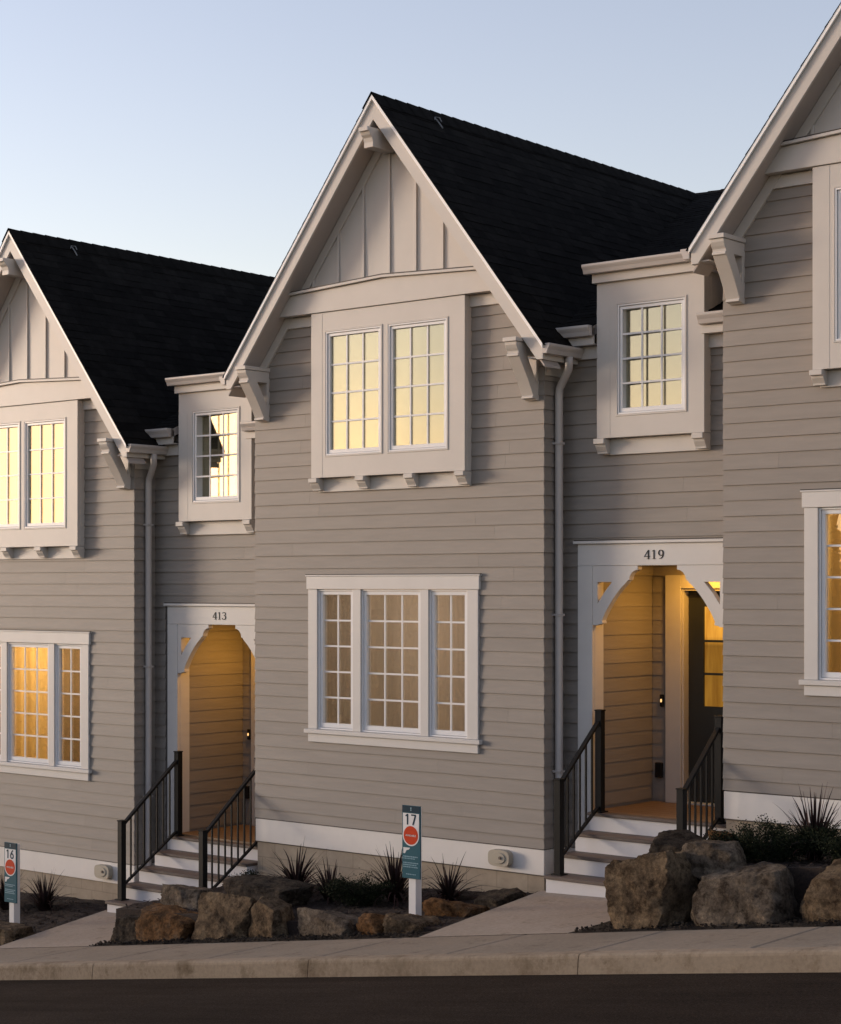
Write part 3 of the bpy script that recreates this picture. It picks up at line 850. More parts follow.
        dd.prism([[(ddx0, dz_), (ddx1, dz_), (ddx1, dt), (ddx0, dt)], [(gx0, gz0), (gx1, gz0), (gx1, gz1), (gx0, gz1)]], 'y', PYB + .06, PYB + .105)
        door = B(dd, 'door', 'door', bevel=.003)
        dm2 = MB()
        for z in (gz0 + (gz1 - gz0) * .655, gz0 + (gz1 - gz0) * .325): dm2.box(gx0, gx1, PYB + .055, PYB + .095, z - .012, z + .012)
        dm2.build('door_muntin', M['door'], door)
        MB().box(gx0 - .005, gx1 + .005, PYB + .085, PYB + .0945, gz0 - .005, gz1 + .005).build('door_glass', M['litpane'], door)
        hd = MB().tube([(1.64, PYB + .06, DECK + 1.0), (1.64, PYB + .01, DECK + 1.0), (1.56, PYB + .008, DECK + 1.0)], .011, 10)
        hd.build('door_handle', M['galv'], door)
        B(MB().box(.761, PX1 - .05, PYB - .06, PYB + .11, DECK + .001, DECK + .019), 'threshold', 'galv', bevel=.003)
        B(MB().box(1.742, PX1, PYB + .02, PYB + .1, DECK, -.02), 'door_side_panel', 'door')
        # bell, box and lamp
        bl = B(MB().box(.468, .512, PYB - .04, PYB - .016, -1.27, -1.14), 'doorbell', 'dark', bevel=.004)
        MB().prism([(.49 + .009 * math.cos(a), -1.205 + .018 * math.sin(a)) for a in [2 * math.pi * k / 14 for k in range(14)]], 'y', PYB - .048, PYB - .0405).build('bell_button', M['bell_glow'], bl)
        B(MB().box(.42, .50, PYB - .06, PYB - .016, -2.02, -1.86), 'outlet_cover', 'dark', bevel=.006)
        lf = MB().prism([(1.13 + .12 * math.cos(a), 1.02 + .12 * math.sin(a)) for a in [2 * math.pi * k / 24 for k in range(24)]], 'z', PTOP + .075, PTOP + .1)
        lamp = B(lf, 'porch_lamp', 'galv', bevel=.004)
        MB().prism([(1.13 + .10 * math.cos(a), 1.02 + .10 * math.sin(a)) for a in [2 * math.pi * k / 24 for k in range(24)]], 'z', PTOP + .055, PTOP + .0745).build('lamp_diffuser', M['lamp_glow'], lamp, bevel=.008)
        li = bpy.data.lights.new('porch_lamp_light', 'AREA'); li.shape = 'DISK'; li.size = .2; li.energy = PORCH_W; li.color = (1, .455, .05)
        lo = bpy.data.objects.new('porch_lamp_light', li); COL.objects.link(lo); lo.parent = root; lo.location = (1.13 + ex, 1.02, PTOP + eup + .05 + oz - base)
        # number
        nb = MB(); hh = .090
        STROKE[0] = .82
        write(nb, number, 1.105 - .122, .272, hh, ty - .004, ty - .0006, .70, 1.28)
        STROKE[0] = 1.0
        B(nb, 'house_number', 'dark', weld=False)
        sh_['d'] = (0, 0)
    # lamp in the room
    e = ROOM_W.get(curtain, 0)
    if e:
        li = bpy.data.lights.new('room_light', 'POINT'); li.energy = e; li.shadow_soft_size = .3; li.color = (1, .79, .62) if curtain == 'dim' else (1, .64, .25)
        lo = bpy.data.objects.new('room_light', li); COL.objects.link(lo); lo.parent = root; lo.location = ({'dim': -1.9, 'warm': -2.2, 'gold': -2.4}[curtain], 1.7 if curtain == 'dim' else 1.2, .05 + oz - base)
    return root

PORCH_W = 4.3
ROOM_W = {'warm': 95.0, 'dim': 34.0, 'gold': 42.0}

make_house(-D, -H + .05, 'grey clapboard townhouse with entry 413 and golden lit front window, farthest down the slope', '413', 5, True, 'warm', .05, .09, .03)
make_house(0, 0, 'grey clapboard townhouse with entry 419 and its whole gable in view, middle of the row', '419', 6, True, 'dim')
make_house(D, H, 'grey clapboard townhouse cut by the right edge, standing over the biggest boulders', '', 7, False, 'gold')

# ------------------------------------------------------------------ entry steps and railings
RUN, RISE = .25, .18
def make_steps(ox, oz, n, label, DECK, RISE):
    base = oz + DECK - RISE * n
    root = empty('entry_steps', (ox + 1.12, -.1, base), label, 'steps', 'entry steps of the townhouses')
    L = (-1.12, .1, oz - base)
    x0, x1 = .42, 2.0
    yd = .20
    for k in range(n):
        yf = yd - RUN * k; top = DECK - RISE * k
        # riser: a closed box run back under the step above
        mb = MB().box(x0, x1, yf, yf + (RUN if k else .12) + (.02 if k else -.03), top - RISE - (.25 if k == n - 1 else .02), top - .036)
        mb.build('riser', M['riser'], root, L, bevel=.003)
        if k == 0:
            t = MB().box(x0 - .012, x1 + .012, yf - .025, .288, top - .035, top - .001)
        else:
            t = MB().box(x0 - .012, x1 + .012, yf - .025, yf + RUN - .002, top - .035, top)
        t.build('tread' if k else 'nosing', M['tread'], root, L, bevel=.005)
    return root

def make_rail(ox, oz, x, n, label, yl, yu, drop, DECK, RISE):
    """x of the rail; lower post stands on the lowest tread, upper post on the deck"""
    zl = oz + DECK - RISE * drop; zu = oz + DECK
    root = empty('stair_railing', (ox + x, yl, zl), label, 'railing', 'black railings of the entry steps')
    def bld(mb, nm, par=root, **k): return mb.build(nm, M['black_metal'], par, (-(0), -yl, -zl), **k)
    w = .037
    hl, hu = .93, 1.02
    def post(y, z, h):
        p = bld(MB().box(-w, w, y - w, y + w, z, z + h), 'post', bevel=.003)
        bld(MB().box(-w - .006, w + .006, y - w - .006, y + w + .006, z + h + .0005, z + h + .014), 'post_cap', p, bevel=.003).location = (0, 0, 0)
        b = bld(MB().box(-.06, .06, y - .06, y + .06, z, z + .012), 'base_plate', p); b.location = (0, 0, 0)
    post(yl, zl, hl); post(yu, zu, hu)
    ya, yb = yl + w, yu - w
    tz = lambda y: zl + hl - .035 + (zu + hu - .06 - zl - hl + .035) * (y - yl) / (yu - yl)
    bz = lambda y: zl + .17 + (zu + .09 - zl - .17) * (y - yl) / (yu - yl)
    bld(MB().prism([(ya, tz(ya) - .04), (yb, tz(yb) - .04), (yb, tz(yb)), (ya, tz(ya))], 'x', -.025, .025), 'top_rail', bevel=.004)
    bld(MB().prism([(ya, bz(ya) - .03), (yb, bz(yb) - .03), (yb, bz(yb)), (ya, bz(ya))], 'x', -.018, .018), 'bottom_rail', bevel=.003)
    m = int(round((yb - ya) / .105))
    for k in range(1, m):
        y = ya + (yb - ya) * k / m
        bld(MB().box(-.0085, .0085, y - .0085, y + .0085, bz(y) - .005, tz(y) - .035), 'baluster')
    return root

G13 = (-2.295, .167); G19 = (-2.276, .183)     # deck level and riser height of the two flights
make_steps(-D, -H, 5, 'white steps with brown treads rising to door 413, five risers', *G13)
make_steps(0, 0, 4, 'white steps with brown treads rising to door 419, behind the big boulder', *G19)
make_rail(-D, -H, .515, 5, 'black metal railing on the downspout side of the 413 steps', -.655, .25, 4, *G13)
make_rail(-D, -H, 1.90, 5, 'black metal railing on the right side of the 413 steps, above the rock border', -.655, .25, 4, *G13)
make_rail(0, 0, .515, 4, 'black metal railing on the downspout side of the 419 steps', -.46, .25, 3, *G19)
make_rail(0, 0, 1.90, 4, 'black metal railing on the right side of the 419 steps, behind boulders', -.44, .25, 3, *G19)

# ------------------------------------------------------------------ ground works
def strip(name, xs, ys, zf, mat, kind='structure'):
    mb = MB()
    for i in range(len(xs) - 1):
        for j in range(len(ys) - 1):
            q = [(xs[i], ys[j]), (xs[i + 1], ys[j]), (xs[i + 1], ys[j + 1]), (xs[i], ys[j + 1])]
            mb.face([(x, y, zf(x, y)) for x, y in q])
    o = mb.build(name, M[mat]); return tag(o, kind=kind)
def frange(a, b, n): return [a + (b - a) * i / n for i in range(n + 1)]
def zbig(x):
    # the street climbs to the right and eases off far away
    return SL * 40 * math.tanh(x / 40)
xs = [-2000, -900, -400, -200, -120] + frange(-80, 80, 40) + [120, 200, 400, 900, 2000]
ys = [-2000, -900, -400, -200, -100, -60, -40, -25, -12.5, -8, -3.7, -1, 3, 12, 30, 60, 120, 300, 900, 2000]
def zg(x, y):
    b = -3.225 + zbig(x) - .62
    return b
strip('ground', xs, ys, zg, 'ground')
strip('road', frange(-60, 60, 120), frange(-11.5, Y_KERB - .005, 8), lambda x, y: -3.38 + zbig(x), 'asphalt')
# kerb with joints, rounded nose
def zk(x): return -3.225 + zbig(x)
kb = MB(); x = -24.0; seg = 2.82
xj0 = .14
n0 = int((xj0 + 24) / seg)
for k in range(-9, 10):
    a = xj0 + k * seg + .004; b = xj0 + (k + 1) * seg - .004
    prof = [(Y_KERB + .15, -.5), (Y_KERB + .15, 0), (Y_KERB + .035, 0), (Y_KERB + .018, -.005), (Y_KERB + .006, -.017), (Y_KERB + .0, -.035), (Y_KERB - .012, -.17), (Y_KERB - .012, -.5)]
    m = 4
    for q in range(m):
        xa, xb = a + (b - a) * q / m, a + (b - a) * (q + 1) / m
        for (ya, za), (yb, zb) in zip(prof, prof[1:]):
            kb.face([(xa, ya, zk(xa) + za), (xb, ya, zk(xb) + za), (xb, yb, zk(xb) + zb), (xa, yb, zk(xa) + zb)])
    for xx in (a, b): kb.face([(xx, p[0], zk(xx) + p[1]) for p in prof])
tag(kb.build('kerb', M['kerb']), kind='structure')
sw = MB(); sj = 1.41
for k in range(-18, 20):
    a = xj0 + k * sj + .006; b = xj0 + (k + 1) * sj - .006
    y0, y1 = Y_KERB + .156, Y_BACK
    e = .014
    za = lambda x, d=0: zk(x) - d + .001
    c = [(a, y0), (b, y0), (b, y1), (a, y1)]; ci = [(a + e, y0 + e), (b - e, y0 + e), (b - e, y1 - e), (a + e, y1 - e)]
    sw.face([(p[0], p[1], za(p[0])) for p in ci])
    for i in range(4):
        j = (i + 1) % 4
        sw.face([(*c[i], za(c[i][0], .006)), (*c[j], za(c[j][0], .006)), (*ci[j], za(ci[j][0])), (*ci[i], za(ci[i][0]))])
        sw.face([(*c[i], za(c[i][0], .12)), (*c[j], za(c[j][0], .12)), (*c[j], za(c[j][0], .006)), (*c[i], za(c[i][0], .006))])
tag(sw.build('sidewalk', M['sidewalk']), kind='structure')

def make_path(ox, zfront, ystep, zr):
    mb = MB(); x0, x1 = ox + .33, ox + 1.97
    nx_, ny = 8, 12
    def z(x, t):
        zb = zk(x) + .002
        zt = zfront + .03 * (x - ox - .42)
        s = t
        return zb + (zt - zb) * s
    y0, y1 = Y_BACK + .006, ystep
    for i in range(nx_):
        for j in range(ny):
            q = [(i, j), (i + 1, j), (i + 1, j + 1), (i, j + 1)]
            mb.face([(x0 + (x1 - x0) * a / nx_, y0 + (y1 - y0) * b / ny, z(x0 + (x1 - x0) * a / nx_, b / ny)) for a, b in q])
    for j in range(ny):   # slab edges
        for x in (x0, x1):
            ya, yb = y0 + (y1 - y0) * j / ny, y0 + (y1 - y0) * (j + 1) / ny
            mb.face([(x, ya, z(x, j / ny)), (x, yb, z(x, (j + 1) / ny)), (x, yb, z(x, (j + 1) / ny) - .12), (x, ya, z(x, j / ny) - .12)])
    return tag(mb.build('path', M['path']), kind='structure')
make_path(0, -2.99, -.50, 0)
make_path(-D, -3.84, -.75, 0)

# garden beds: x range, lift profile
def bed_z(x, y, ox, zwall0, zwall1, lift_l, lift_r):
    """ox: house corner; bed from ox-4.15 .. ox+.3"""
    t = (x - (ox - 4.2)) / 4.5
    t = min(1, max(0, t))
    zw = zwall0 + (zwall1 - zwall0) * t
    zf = zk(x) + .02 + lift_l * (1 - t) ** 1.3 + lift_r * t
    s = min(1, max(0, (-y - .05) / 1.9)); s = s * s * (3 - 2 * s)
    z = zw + (zf - zw) * s
    return z + .022 * noise.noise(Vector((x * 3, y * 3, 1.7))) + .012 * noise.noise(Vector((x * 11, y * 11, 4)))
BEDS = {}
def make_bed(ox, x0, x1, args, yf=-2.02):
    f = lambda x, y: bed_z(x, y, ox, *args)
    xs_ = frange(x0, x1, 70); ys_ = frange(yf, -.0, 34)
    mb = MB()
    for i in range(70):
        for j in range(34):
            mb.face([(x, y, f(x, y)) for x, y in ((xs_[i], ys_[j]), (xs_[i + 1], ys_[j]), (xs_[i + 1], ys_[j + 1]), (xs_[i], ys_[j + 1]))])
    for i in range(70):
        for yy in (yf, 0):
            a, b = xs_[i], xs_[i + 1]
            mb.face([(a, yy, f(a, yy)), (b, yy, f(b, yy)), (b, yy, f(b, yy) - .7), (a, yy, f(a, yy) - .7)])
    for j in range(34):
        for xx in (x0, x1):
            a, b = ys_[j], ys_[j + 1]
            mb.face([(xx, a, f(xx, a)), (xx, b, f(xx, b)), (xx, b, f(xx, b) - .7), (xx, a, f(xx, a) - .7)])
    o = mb.build('mulch', M['mulch']); tag(o, 'dark bark mulch covering the planting bed', 'mulch', None, 'stuff')
    # chips lying on it
    ch = MB(); r = random.Random(int(ox * 10) + 77)
    for _ in range(2600):
        x, y = r.uniform(x0 + .03, x1 - .03), r.uniform(yf + .05, -.05)
        z = f(x, y) + .006; a = r.uniform(0, 6.28); l, w = r.uniform(.012, .04), r.uniform(.004, .011); tl = r.uniform(-.5, .5)
        dx, dy = math.cos(a), math.sin(a)
        ch.face([(x - dx * l + dy * w, y - dy * l - dx * w, z - l * tl), (x + dx * l + dy * w, y + dy * l - dx * w, z + l * tl), (x + dx * l - dy * w, y + dy * l + dx * w, z + l * tl + .004), (x - dx * l - dy * w, y - dy * l + dx * w, z - l * tl + .004)])
    c = ch.build('bark_chips', M['mulch'], o, weld=False); c['kind'] = 'stuff'
    return f
bed17 = make_bed(0, -4.22, .285, (-3.42, -3.10, .34, .02))
bed16 = make_bed(-D, -D - 4.4, -D + .285, (-4.05, -3.90, .30, .02))
bed18 = make_bed(D, D - 3.8, D + 1.6, (-2.42, -2.35, .50, .30), -1.8)

# gravel along the back of the sidewalk
gv = MB(); r = random.Random(4)
def pebble(mb, x, y, z, s, r):
    i = len(mb.v); sc = [s * r.uniform(.7, 1.2) for _ in range(3)]
    pts = [(1, 0, 0), (-1, 0, 0), (0, 1, 0), (0, -1, 0), (0, 0, 1), (0, 0, -1)]
    a = r.uniform(0, 6); ca, sa = math.cos(a), math.sin(a)
    for p in pts:
        q = [p[k] * sc[k] + r.uniform(-.25, .25) * s for k in range(3)]
        mb.v.append((x + q[0] * ca - q[1] * sa, y + q[0] * sa + q[1] * ca, z + q[2] * .7))
    for f in ((0, 2, 4), (2, 1, 4), (1, 3, 4), (3, 0, 4), (2, 0, 5), (1, 2, 5), (3, 1, 5), (0, 3, 5)):
        mb.f.append(tuple(i + k for k in f)); mb.t.append(1)
for (xa, xb, n) in ((-4.25, .25, 1300), (2.0, 6.6, 1000), (-10, -5.95, 500)):
    for _ in range(n):
        x = r.uniform(xa, xb); y = r.uniform(-2.40, -1.95)
        pebble(gv, x, y, zk(x) + r.uniform(.0, .03), r.uniform(.007, .02), r)
o = gv.build('gravel', M['gravel'], weld=False)
tag(o, 'dark gravel strip between the sidewalk and the boulders', 'gravel', None, 'stuff')
# soil under the gravel
def soil(xa, xb):
    mb = MB()
    for i in range(20):
        a, b = xa + (xb - xa) * i / 20, xa + (xb - xa) * (i + 1) / 20
        mb.face([(a, Y_BACK + .002, zk(a) - .004), (b, Y_BACK + .002, zk(b) - .004), (b, -1.6, zk(b) + .02), (a, -1.6, zk(a) + .02)])
    tag(mb.build('ground', M['gravel']), kind='structure')
soil(-4.23, .299); soil(1.972, D + .29); soil(-D - 4.4, -D + .299)

# ------------------------------------------------------------------ boulders
def boulder(x, y, z, sx, sy, sz, mat, label, seed, rot=0.0, sub=5, sharp=.62, tilt=0.0):
    """angular block: a sphere cut by random planes, chipped and pitted. z is its bottom, s* full sizes"""
    r = random.Random(seed)
    bm = bmesh.new(); bmesh.ops.create_icosphere(bm, subdivisions=sub, radius=1)
    planes = []
    for d in ((1, 0, 0), (-1, 0, 0), (0, 1, 0), (0, -1, 0), (0, 0, 1), (0, 0, -1)):
        n = Vector(d) + Vector((r.uniform(-.35, .35), r.uniform(-.35, .35), r.uniform(-.3, .3)))
        planes.append((n.normalized(), r.uniform(sharp - .12, sharp + .02)))
    for _ in range(7):
        n = Vector((r.gauss(0, 1), r.gauss(0, 1), r.gauss(0, 1))).normalized()
        planes.append((n, r.uniform(.70, .86)))
    off = Vector((seed * 3.1, seed * 1.7, 0))
    for v in bm.verts:
        p = v.co.normalized(); k = 1.0
        pw = p + .07 * Vector((noise.noise(p * 2 + off), noise.noise(p * 2 - off), noise.noise(p * 2.2 + off * 2)))
        for n, d in planes:
            c = pw.dot(n)
            if c > .05: k = min(k, d / c)
        q = p * k
        rid = 0; a = .045; f = 3.4
        for o in range(5):
            rid += a * (1 - 2 * abs(noise.noise(q * f + off * (o + 1)))); a *= .58; f *= 2.2
        w = .035 * noise.noise(q * 1.6 + off) + rid
        st = (q.z * 3 + q.x * .8 + noise.noise(q * 2.5 + off) * 1.6)   # broken ledges
        fr = st - math.floor(st)
        w += .035 * (fr if fr < .85 else (1 - fr) * 5.6) - .02
        v.co = q * (1 + w)
    lo = [min(v.co[i] for v in bm.verts) for i in range(3)]; hi = [max(v.co[i] for v in bm.verts) for i in range(3)]
    S3 = (sx, sy, sz)
    for v in bm.verts:
        v.co = Vector([(v.co[i] - lo[i]) / (hi[i] - lo[i]) * S3[i] - (S3[i] / 2 if i < 2 else 0) for i in range(3)])
    for f in bm.faces: f.smooth = True
    me = bpy.data.meshes.new('boulder'); bm.to_mesh(me); bm.free(); me.materials.append(M[mat])
    try: me.set_sharp_from_angle(angle=R(24))
    except Exception: pass
    o = bpy.data.objects.new('boulder', me); COL.objects.link(o)
    o.location = (x, y, z); o.rotation_euler = (tilt, 0, rot)
    tag(o, label, 'boulder', 'basalt boulders bordering the planting beds')
    return o
ROCKS = []
exec_rocks = None
#ROCKS_BEGIN
def rk(x0, x1, z0, z1, yc, sy, mat, label, seed, dx=.0, **k):
    boulder((x0 + x1) / 2 + dx, yc, z0 - .03, (x1 - x0), sy, z1 - z0 + .03, mat, label, seed, **k)
rk(-4.26, -3.75, -3.86, -3.43, -1.93, .46, 'rock_dark', 'dark low boulder at the left end of the 413 border, beside its path', 21, .08)
rk(-4.02, -3.00, -3.83, -3.37, -1.95, .5, 'rock_rust', 'big brown and rust boulder in front of the 413 steps', 22, .09)
rk(-3.98, -3.26, -3.52, -3.20, -1.58, .5, 'rock_grey', 'grey boulder lying on top of the rust one in front of the 413 steps', 23, .09)
rk(-2.99, -2.20, -3.74, -3.12, -1.93, .55, 'rock_brown', 'tall squared boulder with a pale left face, right of the rust boulder', 24, .09, sharp=.58)
rk(-2.30, -1.68, -3.65, -3.12, -1.95, .42, 'rock_brown', 'pointed brown boulder between the tall squared one and the long rounded one', 25, .07, tilt=.1)
rk(-3.20, -2.15, -3.36, -3.06, -1.35, .5, 'rock_dark', 'flat slab boulder behind the tall squared one, under the shrub', 26, .06)
rk(-1.64, -.76, -3.57, -3.15, -1.95, .5, 'rock_grey', 'long rounded grey boulder left of the lot sign 17', 27, .09, sharp=.66)
rk(-.80, -.28, -3.43, -3.10, -1.97, .42, 'rock_rust', 'small rust boulder just left of the post of sign 17', 28, .12, sharp=.66)
rk(-.40, .12, -3.36, -3.08, -1.96, .4, 'rock_brown', 'small brown boulder in front of the post of sign 17', 29, .05)
rk(-.50, .22, -3.36, -3.02, -1.25, .45, 'rock_rust', 'low orange brown boulder right of sign 17, at the edge of path 419', 30)
rk(-.26, .26, -3.28, -2.98, -.72, .42, 'rock_dark', 'dark low boulder by the house corner below the beige vent', 31)
rk(2.20, 2.95, -3.00, -2.19, -1.95, .60, 'rock_brown', 'biggest boulder, upright and brown, at the right of path 419', 32, sharp=.60)
rk(3.02, 3.92, -2.90, -2.26, -1.95, .58, 'rock_grey', 'broad grey boulder in the middle of the three at the right', 33, sharp=.62)
rk(3.92, 4.95, -2.74, -2.08, -1.93, .6, 'rock_brown', 'brown boulder cut by the right edge of the photo', 34)
rk(2.30, 2.98, -2.50, -2.12, -1.55, .5, 'rock_dark', 'dark brown boulder lying behind the biggest one, under the right railing', 35)
rk(2.75, 3.34, -2.46, -2.12, -1.72, .42, 'rock_grey', 'pale tilted boulder wedged above the gap between the two biggest boulders', 36, tilt=.12)
rk(2.72, 3.02, -2.34, -2.10, -1.25, .4, 'rock_rust', 'small tan boulder at the back, beside the shrub under the white skirt board', 37)
rk(-6.75, -5.98, -4.16, -3.88, -1.93, .42, 'rock_brown', 'flat brown boulder below the lot sign 16', 38, .06)
#ROCKS_END

# ------------------------------------------------------------------ planting
def flax(x, y, z, h, n, label, seed, spread=1.25):
    r = random.Random(seed); mb = MB()
    for k in range(int(n * 1.7)):
        a = r.uniform(0, 2 * math.pi); lean = r.uniform(.08, spread); L = h * r.uniform(.55, 1.2); w = r.uniform(.007, .014)
        dx, dy = math.cos(a), math.sin(a); pts = []
        m = 7; px, pz, ang = r.uniform(0, .05), 0, lean * .45
        for i in range(m + 1):
            t = i / m
            pts.append((dx * px, dy * px, pz, w * (1 - t ** 2.2) + .0012))
            ang += lean * .21 * r.uniform(.6, 1.4)
            px += math.sin(ang) * L / m; pz += math.cos(ang) * L / m
        t = r.random()
        for p, q in zip(pts, pts[1:]):
            mb.face([(p[0] - dy * p[3], p[1] + dx * p[3], p[2]), (p[0] + dy * p[3], p[1] - dx * p[3], p[2]), (q[0] + dy * q[3], q[1] - dx * q[3], q[2]), (q[0] - dy * q[3], q[1] + dx * q[3], q[2])], t)
    o = mb.build('flax_plant', M['flax'], None, (x, y, z), tint=True)
    return tag(o, label, 'plant', 'spiky flax plants in the beds')

def shrub(x, y, z, sx, sy, sz, n, label, seed):
    r = random.Random(seed); mb = MB(); st = MB()
    for k in range(16):
        a = r.uniform(0, 6.28); q = r.uniform(.4, 1)
        ex, ey, ez = math.cos(a) * sx / 2 * q, math.sin(a) * sy / 2 * q, sz * r.uniform(.5, .9)
        st.tube([(0, 0, 0), (ex * .4, ey * .4, ez * .7), (ex, ey, ez)], [.008, .005, .002], 5)
        for _ in range(n // 7):
            t = r.uniform(.25, 1.05)
            c = Vector((ex * t + r.gauss(0, .045), ey * t + r.gauss(0, .045), ez * min(1, t * 1.15) + r.gauss(0, .03)))
            if c.z < 0.005: c.z = .005
            d = Vector((r.gauss(0, 1), r.gauss(0, 1), r.gauss(.5, .8))).normalized(); s = r.uniform(.010, .024)
            e = d.cross(Vector((r.gauss(0, 1), r.gauss(0, 1), r.gauss(0, 1)))).normalized() * s * .3
            mb.face([c - e, c + d * s * .5 - e * 1.2, c + d * s, c + d * s * .5 + e * 1.2], r.random())
    root = empty('juniper_shrub', (x, y, z), label, 'shrub', 'low evergreen shrubs in the beds')
    mb.build('foliage', M['juniper'], root, tint=True); st.build('stem', M['stem'], root)
    return root
#PLANTS_BEGIN
def fx(bed, x, y, h, n, label, seed, **k): flax(x, y, bed(x, y) - .02, h, n, label, seed, **k)
fx(bed17, -2.80, -.70, .56, 70, 'spiky bronze flax left of sign 17, tallest in the bed by the 413 steps', 1)
fx(bed17, -2.12, -.90, .40, 60, 'small bronze flax halfway between the 413 steps and sign 17', 2)
fx(bed17, -1.35, -.75, .56, 75, 'bushy bronze flax just left of sign 17', 3)
fx(bed17, -.72, -.65, .46, 65, 'bronze flax right of sign 17, below the lit siding', 4, spread=1.4)
fx(bed16, -D - .92, -.65, .48, 65, 'bronze flax right of sign 16', 5)
fx(bed16, -D - 1.55, -.75, .48, 60, 'bronze flax left of sign 16, at the left edge', 6)
fx(bed18, 3.46, -.80, .60, 95, 'big bronze flax against the white skirt board at the right edge', 7, spread=1.1)
fx(bed18, 4.3, -.85, .6, 60, 'bronze flax beyond the big one, cut by the right edge', 8)
def sh(bed, x, y, sx, sy, sz, n, label, seed): shrub(x, y, bed(x, y) - .02, sx, sy, sz, n, label, seed)
sh(bed17, -3.0, -1.0, .85, .55, .26, 4200, 'low dark evergreen shrub on the flat slab by the 413 steps', 11)
sh(bed17, -1.50, -1.1, .9, .6, .30, 4600, 'low dark evergreen shrub in front of the bushy flax, left of sign 17', 12)
sh(bed18, 3.25, -1.22, 1.15, .75, .34, 7500, 'wide dark evergreen shrub behind the broad grey boulder at the right', 13)
sh(bed18, 4.0, -1.25, .8, .6, .32, 4500, 'dark evergreen shrub at the right edge, above the cut boulder', 14)
#PLANTS_END

# ------------------------------------------------------------------ lot signs
def text_mesh(body, size, mat, name, parent, loc, ext=.0015):
    cu = bpy.data.curves.new(name, 'FONT'); cu.body = body; cu.size = size; cu.align_x = 'CENTER'; cu.align_y = 'CENTER'; cu.extrude = ext
    o = bpy.data.objects.new(name, cu); COL.objects.link(o)
    me = bpy.data.meshes.new_from_object(o); bpy.data.objects.remove(o)
    me.transform(Matrix.Rotation(R(90), 4, 'X'))
    me.materials.append(M[mat])
    q = bpy.data.objects.new(name, me); COL.objects.link(q); q.parent = parent; q.location = loc
    return q
def lot_sign(x, y, z, number, label, h=1.06):
    root = empty('lot_sign', (x, y, z), label, 'sign', 'lot signs in front of the townhouses')
    w = .045
    MB().box(-w, w, -w, w, -.3, h - .02).build('post', M['post_white'], root, bevel=.003)
    pw, p0, p1 = .112, h - .70, h
    yb = -w - .018
    pn = MB().box(-pw, pw, yb, -w - .001, p0, p1).build('panel', M['sign_teal'], root, bevel=.002)
    def disc(rx, rz, zc, n=40): return [(rx * math.cos(2 * math.pi * k / n), zc + rz * math.sin(2 * math.pi * k / n)) for k in range(n)]
    yf = yb - .0005
    MB().box(-pw + .002, pw - .002, yf - .0012, yf, p1 - .066, p1 - .002).build('header_band', M['sign_navy'], pn)
    MB().box(-pw + .012, pw - .012, yf - .0012, yf, p1 - .28, p1 - .074).build('number_field', M['sign_white'], pn)
    MB().prism(disc(.103, .103, p1 - .285), 'y', yf - .0024, yf - .0013).build('white_ring', M['sign_white'], pn)
    MB().prism(disc(.090, .090, p1 - .285), 'y', yf - .0036, yf - .0025).build('orange_disc', M['sign_red'], pn)
    nm = MB(); write(nm, number.replace('1', 'I'), -.078, p1 - .184, .103, yf - .0036, yf - .0013, .74, 1.03)
    nm.build('sign_number', M['sign_navy'], pn, weld=False)
    text_mesh('AVAILABLE', .0265, 'sign_white', 'status_word', pn, (0, yf - .0042, p1 - .287))
    tx = MB()   # emblem in the band, pale slanted flag, lines of small print
    tx.prism([(-.006, p1 - .05), (.006, p1 - .05), (.003, p1 - .034), (.008, p1 - .022), (0, p1 - .014), (-.008, p1 - .022), (-.003, p1 - .034)], 'y', yf - .0024, yf - .0013)
    B_ = tx.build('emblem', M['sign_pale'], pn)
    fl = MB().prism([(-.095, p1 - .405), (-.01, p1 - .405), (-.03, p1 - .425), (-.055, p1 - .43), (-.075, p1 - .462), (-.095, p1 - .462)], 'y', yf - .0014, yf)
    fl.build('flag_mark', M['sign_white'], pn)
    sm = MB(); r = random.Random(int(number))
    for z_, hh, xs_ in ((-.485, .011, (-.095, .085)), (-.505, .008, (-.095, .05)), (-.545, .010, (-.095, .09)), (-.565, .010, (-.095, .07)), (-.585, .010, (-.095, .085)), (-.655, .008, (-.06, .06))):
        x_ = xs_[0]
        while x_ < xs_[1]:
            l = r.uniform(.006, .024); sm.box(x_, min(x_ + l, xs_[1]), yf - .0014, yf, p1 + z_ - hh, p1 + z_); x_ += l + .005
    sm.build('small_print', M['sign_pale'], pn)
    return root
#SIGNS_BEGIN
lot_sign(-.37, -1.60, -3.18, '17', 'white post sign with teal panel and number 17 above an orange disc', 1.075)
lot_sign(-6.49, -1.60, -3.97, '16', 'white post sign with teal panel and number 16 above an orange disc', .97)
#SIGNS_END

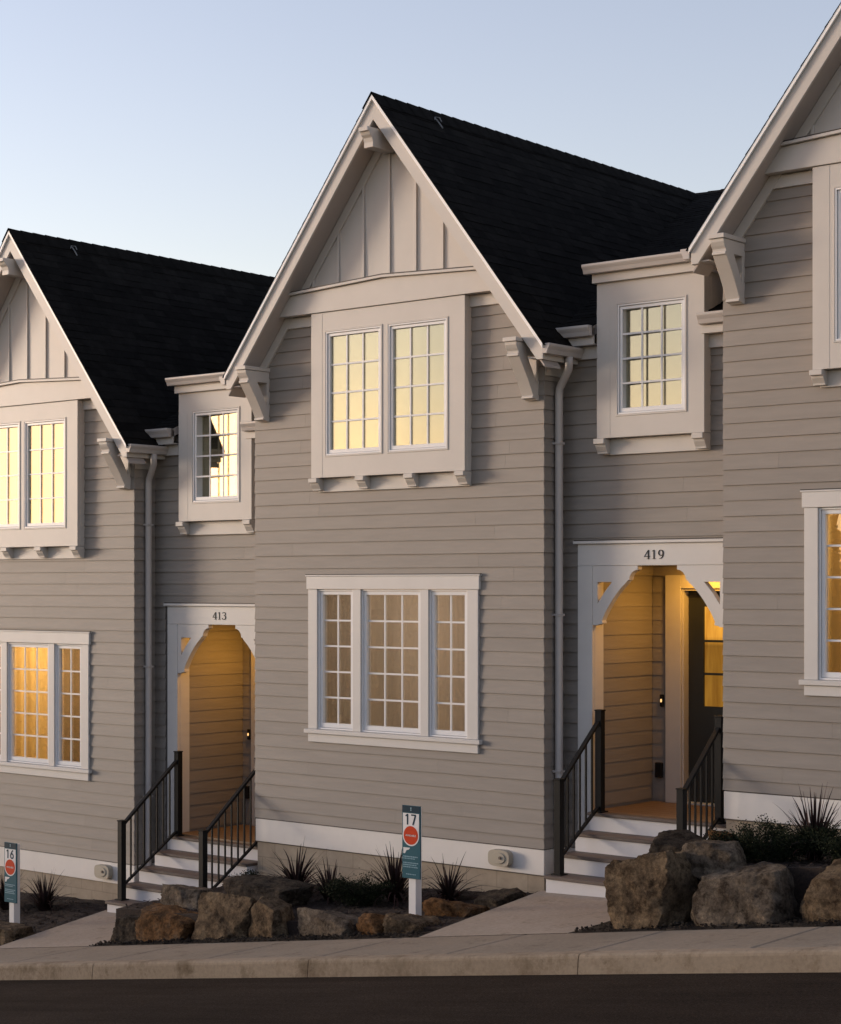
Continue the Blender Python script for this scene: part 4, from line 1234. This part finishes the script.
# ------------------------------------------------------------------ wood added out of view to block low sun and sky glow
def shade_treeline():
    mb = MB(); r = random.Random(99)
    for k in range(120):
        x = -105 + 135 * (k + r.uniform(-.4, .4)) / 120; y = r.uniform(-34, -28)
        zb = -4.2 + zbig(x); top = r.uniform(1.8, 3.9) - (1.6 if x < -20 else 0)
        rad = r.uniform(1.4, 2.4); hgt = top - zb
        core = Vector((x, y, zb + hgt * .47)); m_, n_ = 10, 7
        ring = [[core + Vector((rad * .72 * math.sin(math.pi * (q + .02) / (n_ + .04)) * math.cos(6.2832 * p / m_), rad * .72 * math.sin(math.pi * (q + .02) / (n_ + .04)) * math.sin(6.2832 * p / m_), -hgt * .45 * math.cos(math.pi * q / n_))) for p in range(m_)] for q in range(n_ + 1)]
        for q in range(n_):
            for p in range(m_): mb.face([ring[q][p], ring[q][(p + 1) % m_], ring[q + 1][(p + 1) % m_], ring[q + 1][p]], .3)
        for _ in range(420):
            t = r.uniform(.12, 1); w = rad * math.sin(math.pi * min(1, t ** .75)) ** .6 * r.uniform(.3, 1) + .1
            a = r.uniform(0, 6.28)
            c = Vector((x + w * math.cos(a), y + w * math.sin(a), zb + hgt * t))
            d = Vector((r.gauss(0, 1), r.gauss(0, 1), r.gauss(0, 1))).normalized(); e = d.cross(Vector((r.gauss(0, 1), r.gauss(0, 1), r.gauss(0, 1)))).normalized()
            q = r.uniform(.22, .5)
            mb.face([c - e * q * .6, c + d * q, c + e * q * .6, c - d * q], r.random())
    o = mb.build('shade_wood', M['tree_leaf'], tint=True)
    tag(o, 'dark belt of trees added unseen beyond the street to shade the lower fronts, mirrored in the lower panes', 'trees', None, 'stuff')
shade_treeline()

# ------------------------------------------------------------------ light and sky
SUN_AZ = (-.93, -.37)     # horizontal direction towards the sun
SUN_EL = 3.5
w = bpy.data.worlds.new('World'); scn.world = w; w.use_nodes = True
nt = w.node_tree
bg = nt.nodes['Background']
sky = nt.nodes.new('ShaderNodeTexSky'); sky.sky_type = 'NISHITA'; sky.sun_disc = False
sky.sun_elevation = R(SUN_EL); sky.sun_rotation = math.atan2(SUN_AZ[0], SUN_AZ[1])
sky.air_density = 1.0; sky.dust_density = .4; sky.ozone_density = 1.6; sky.altitude = 50
wb = nt.nodes.new('ShaderNodeMix'); wb.data_type = 'RGBA'; wb.blend_type = 'MULTIPLY'; wb.inputs[0].default_value = 1
wb.inputs[7].default_value = (1.20, 1.0, 1.06, 1)      # white balance of the evening sky
hs = nt.nodes.new('ShaderNodeHueSaturation'); hs.inputs['Saturation'].default_value = .78
nt.links.new(sky.outputs['Color'], hs.inputs['Color']); nt.links.new(hs.outputs['Color'], wb.inputs[6]); nt.links.new(wb.outputs[2], bg.inputs['Color']); bg.inputs['Strength'].default_value = .15
sl = bpy.data.lights.new('sun', 'SUN'); sl.energy = 1.0; sl.angle = R(13); sl.color = (1, .84, .66)
so_ = bpy.data.objects.new('sun', sl); COL.objects.link(so_)
dv = Vector((SUN_AZ[0], SUN_AZ[1], math.tan(R(4.5)))).normalized()
so_.rotation_euler = dv.to_track_quat('Z', 'Y').to_euler()
so_.location = dv * 60

# ------------------------------------------------------------------ camera
cam = bpy.data.cameras.new('camera'); co_ = bpy.data.objects.new('camera', cam); COL.objects.link(co_)
co_.location = (11.079, -15.326, 0); co_.rotation_euler = (R(90), 0, R(90 - 50.331))
cam.sensor_fit = 'HORIZONTAL'; cam.sensor_width = 36; cam.lens = 79.465; cam.shift_y = (586.5 - 512) / 841
cam.clip_end = 6000; cam.clip_start = .1
scn.camera = co_
scn.view_settings.view_transform = 'Standard'; scn.view_settings.look = 'None'; scn.view_settings.gamma = 1
scn.view_settings.use_curve_mapping = False; scn.view_settings.exposure = 1.70
scn.cycles.use_denoising = True
scn.cycles.max_bounces = 8
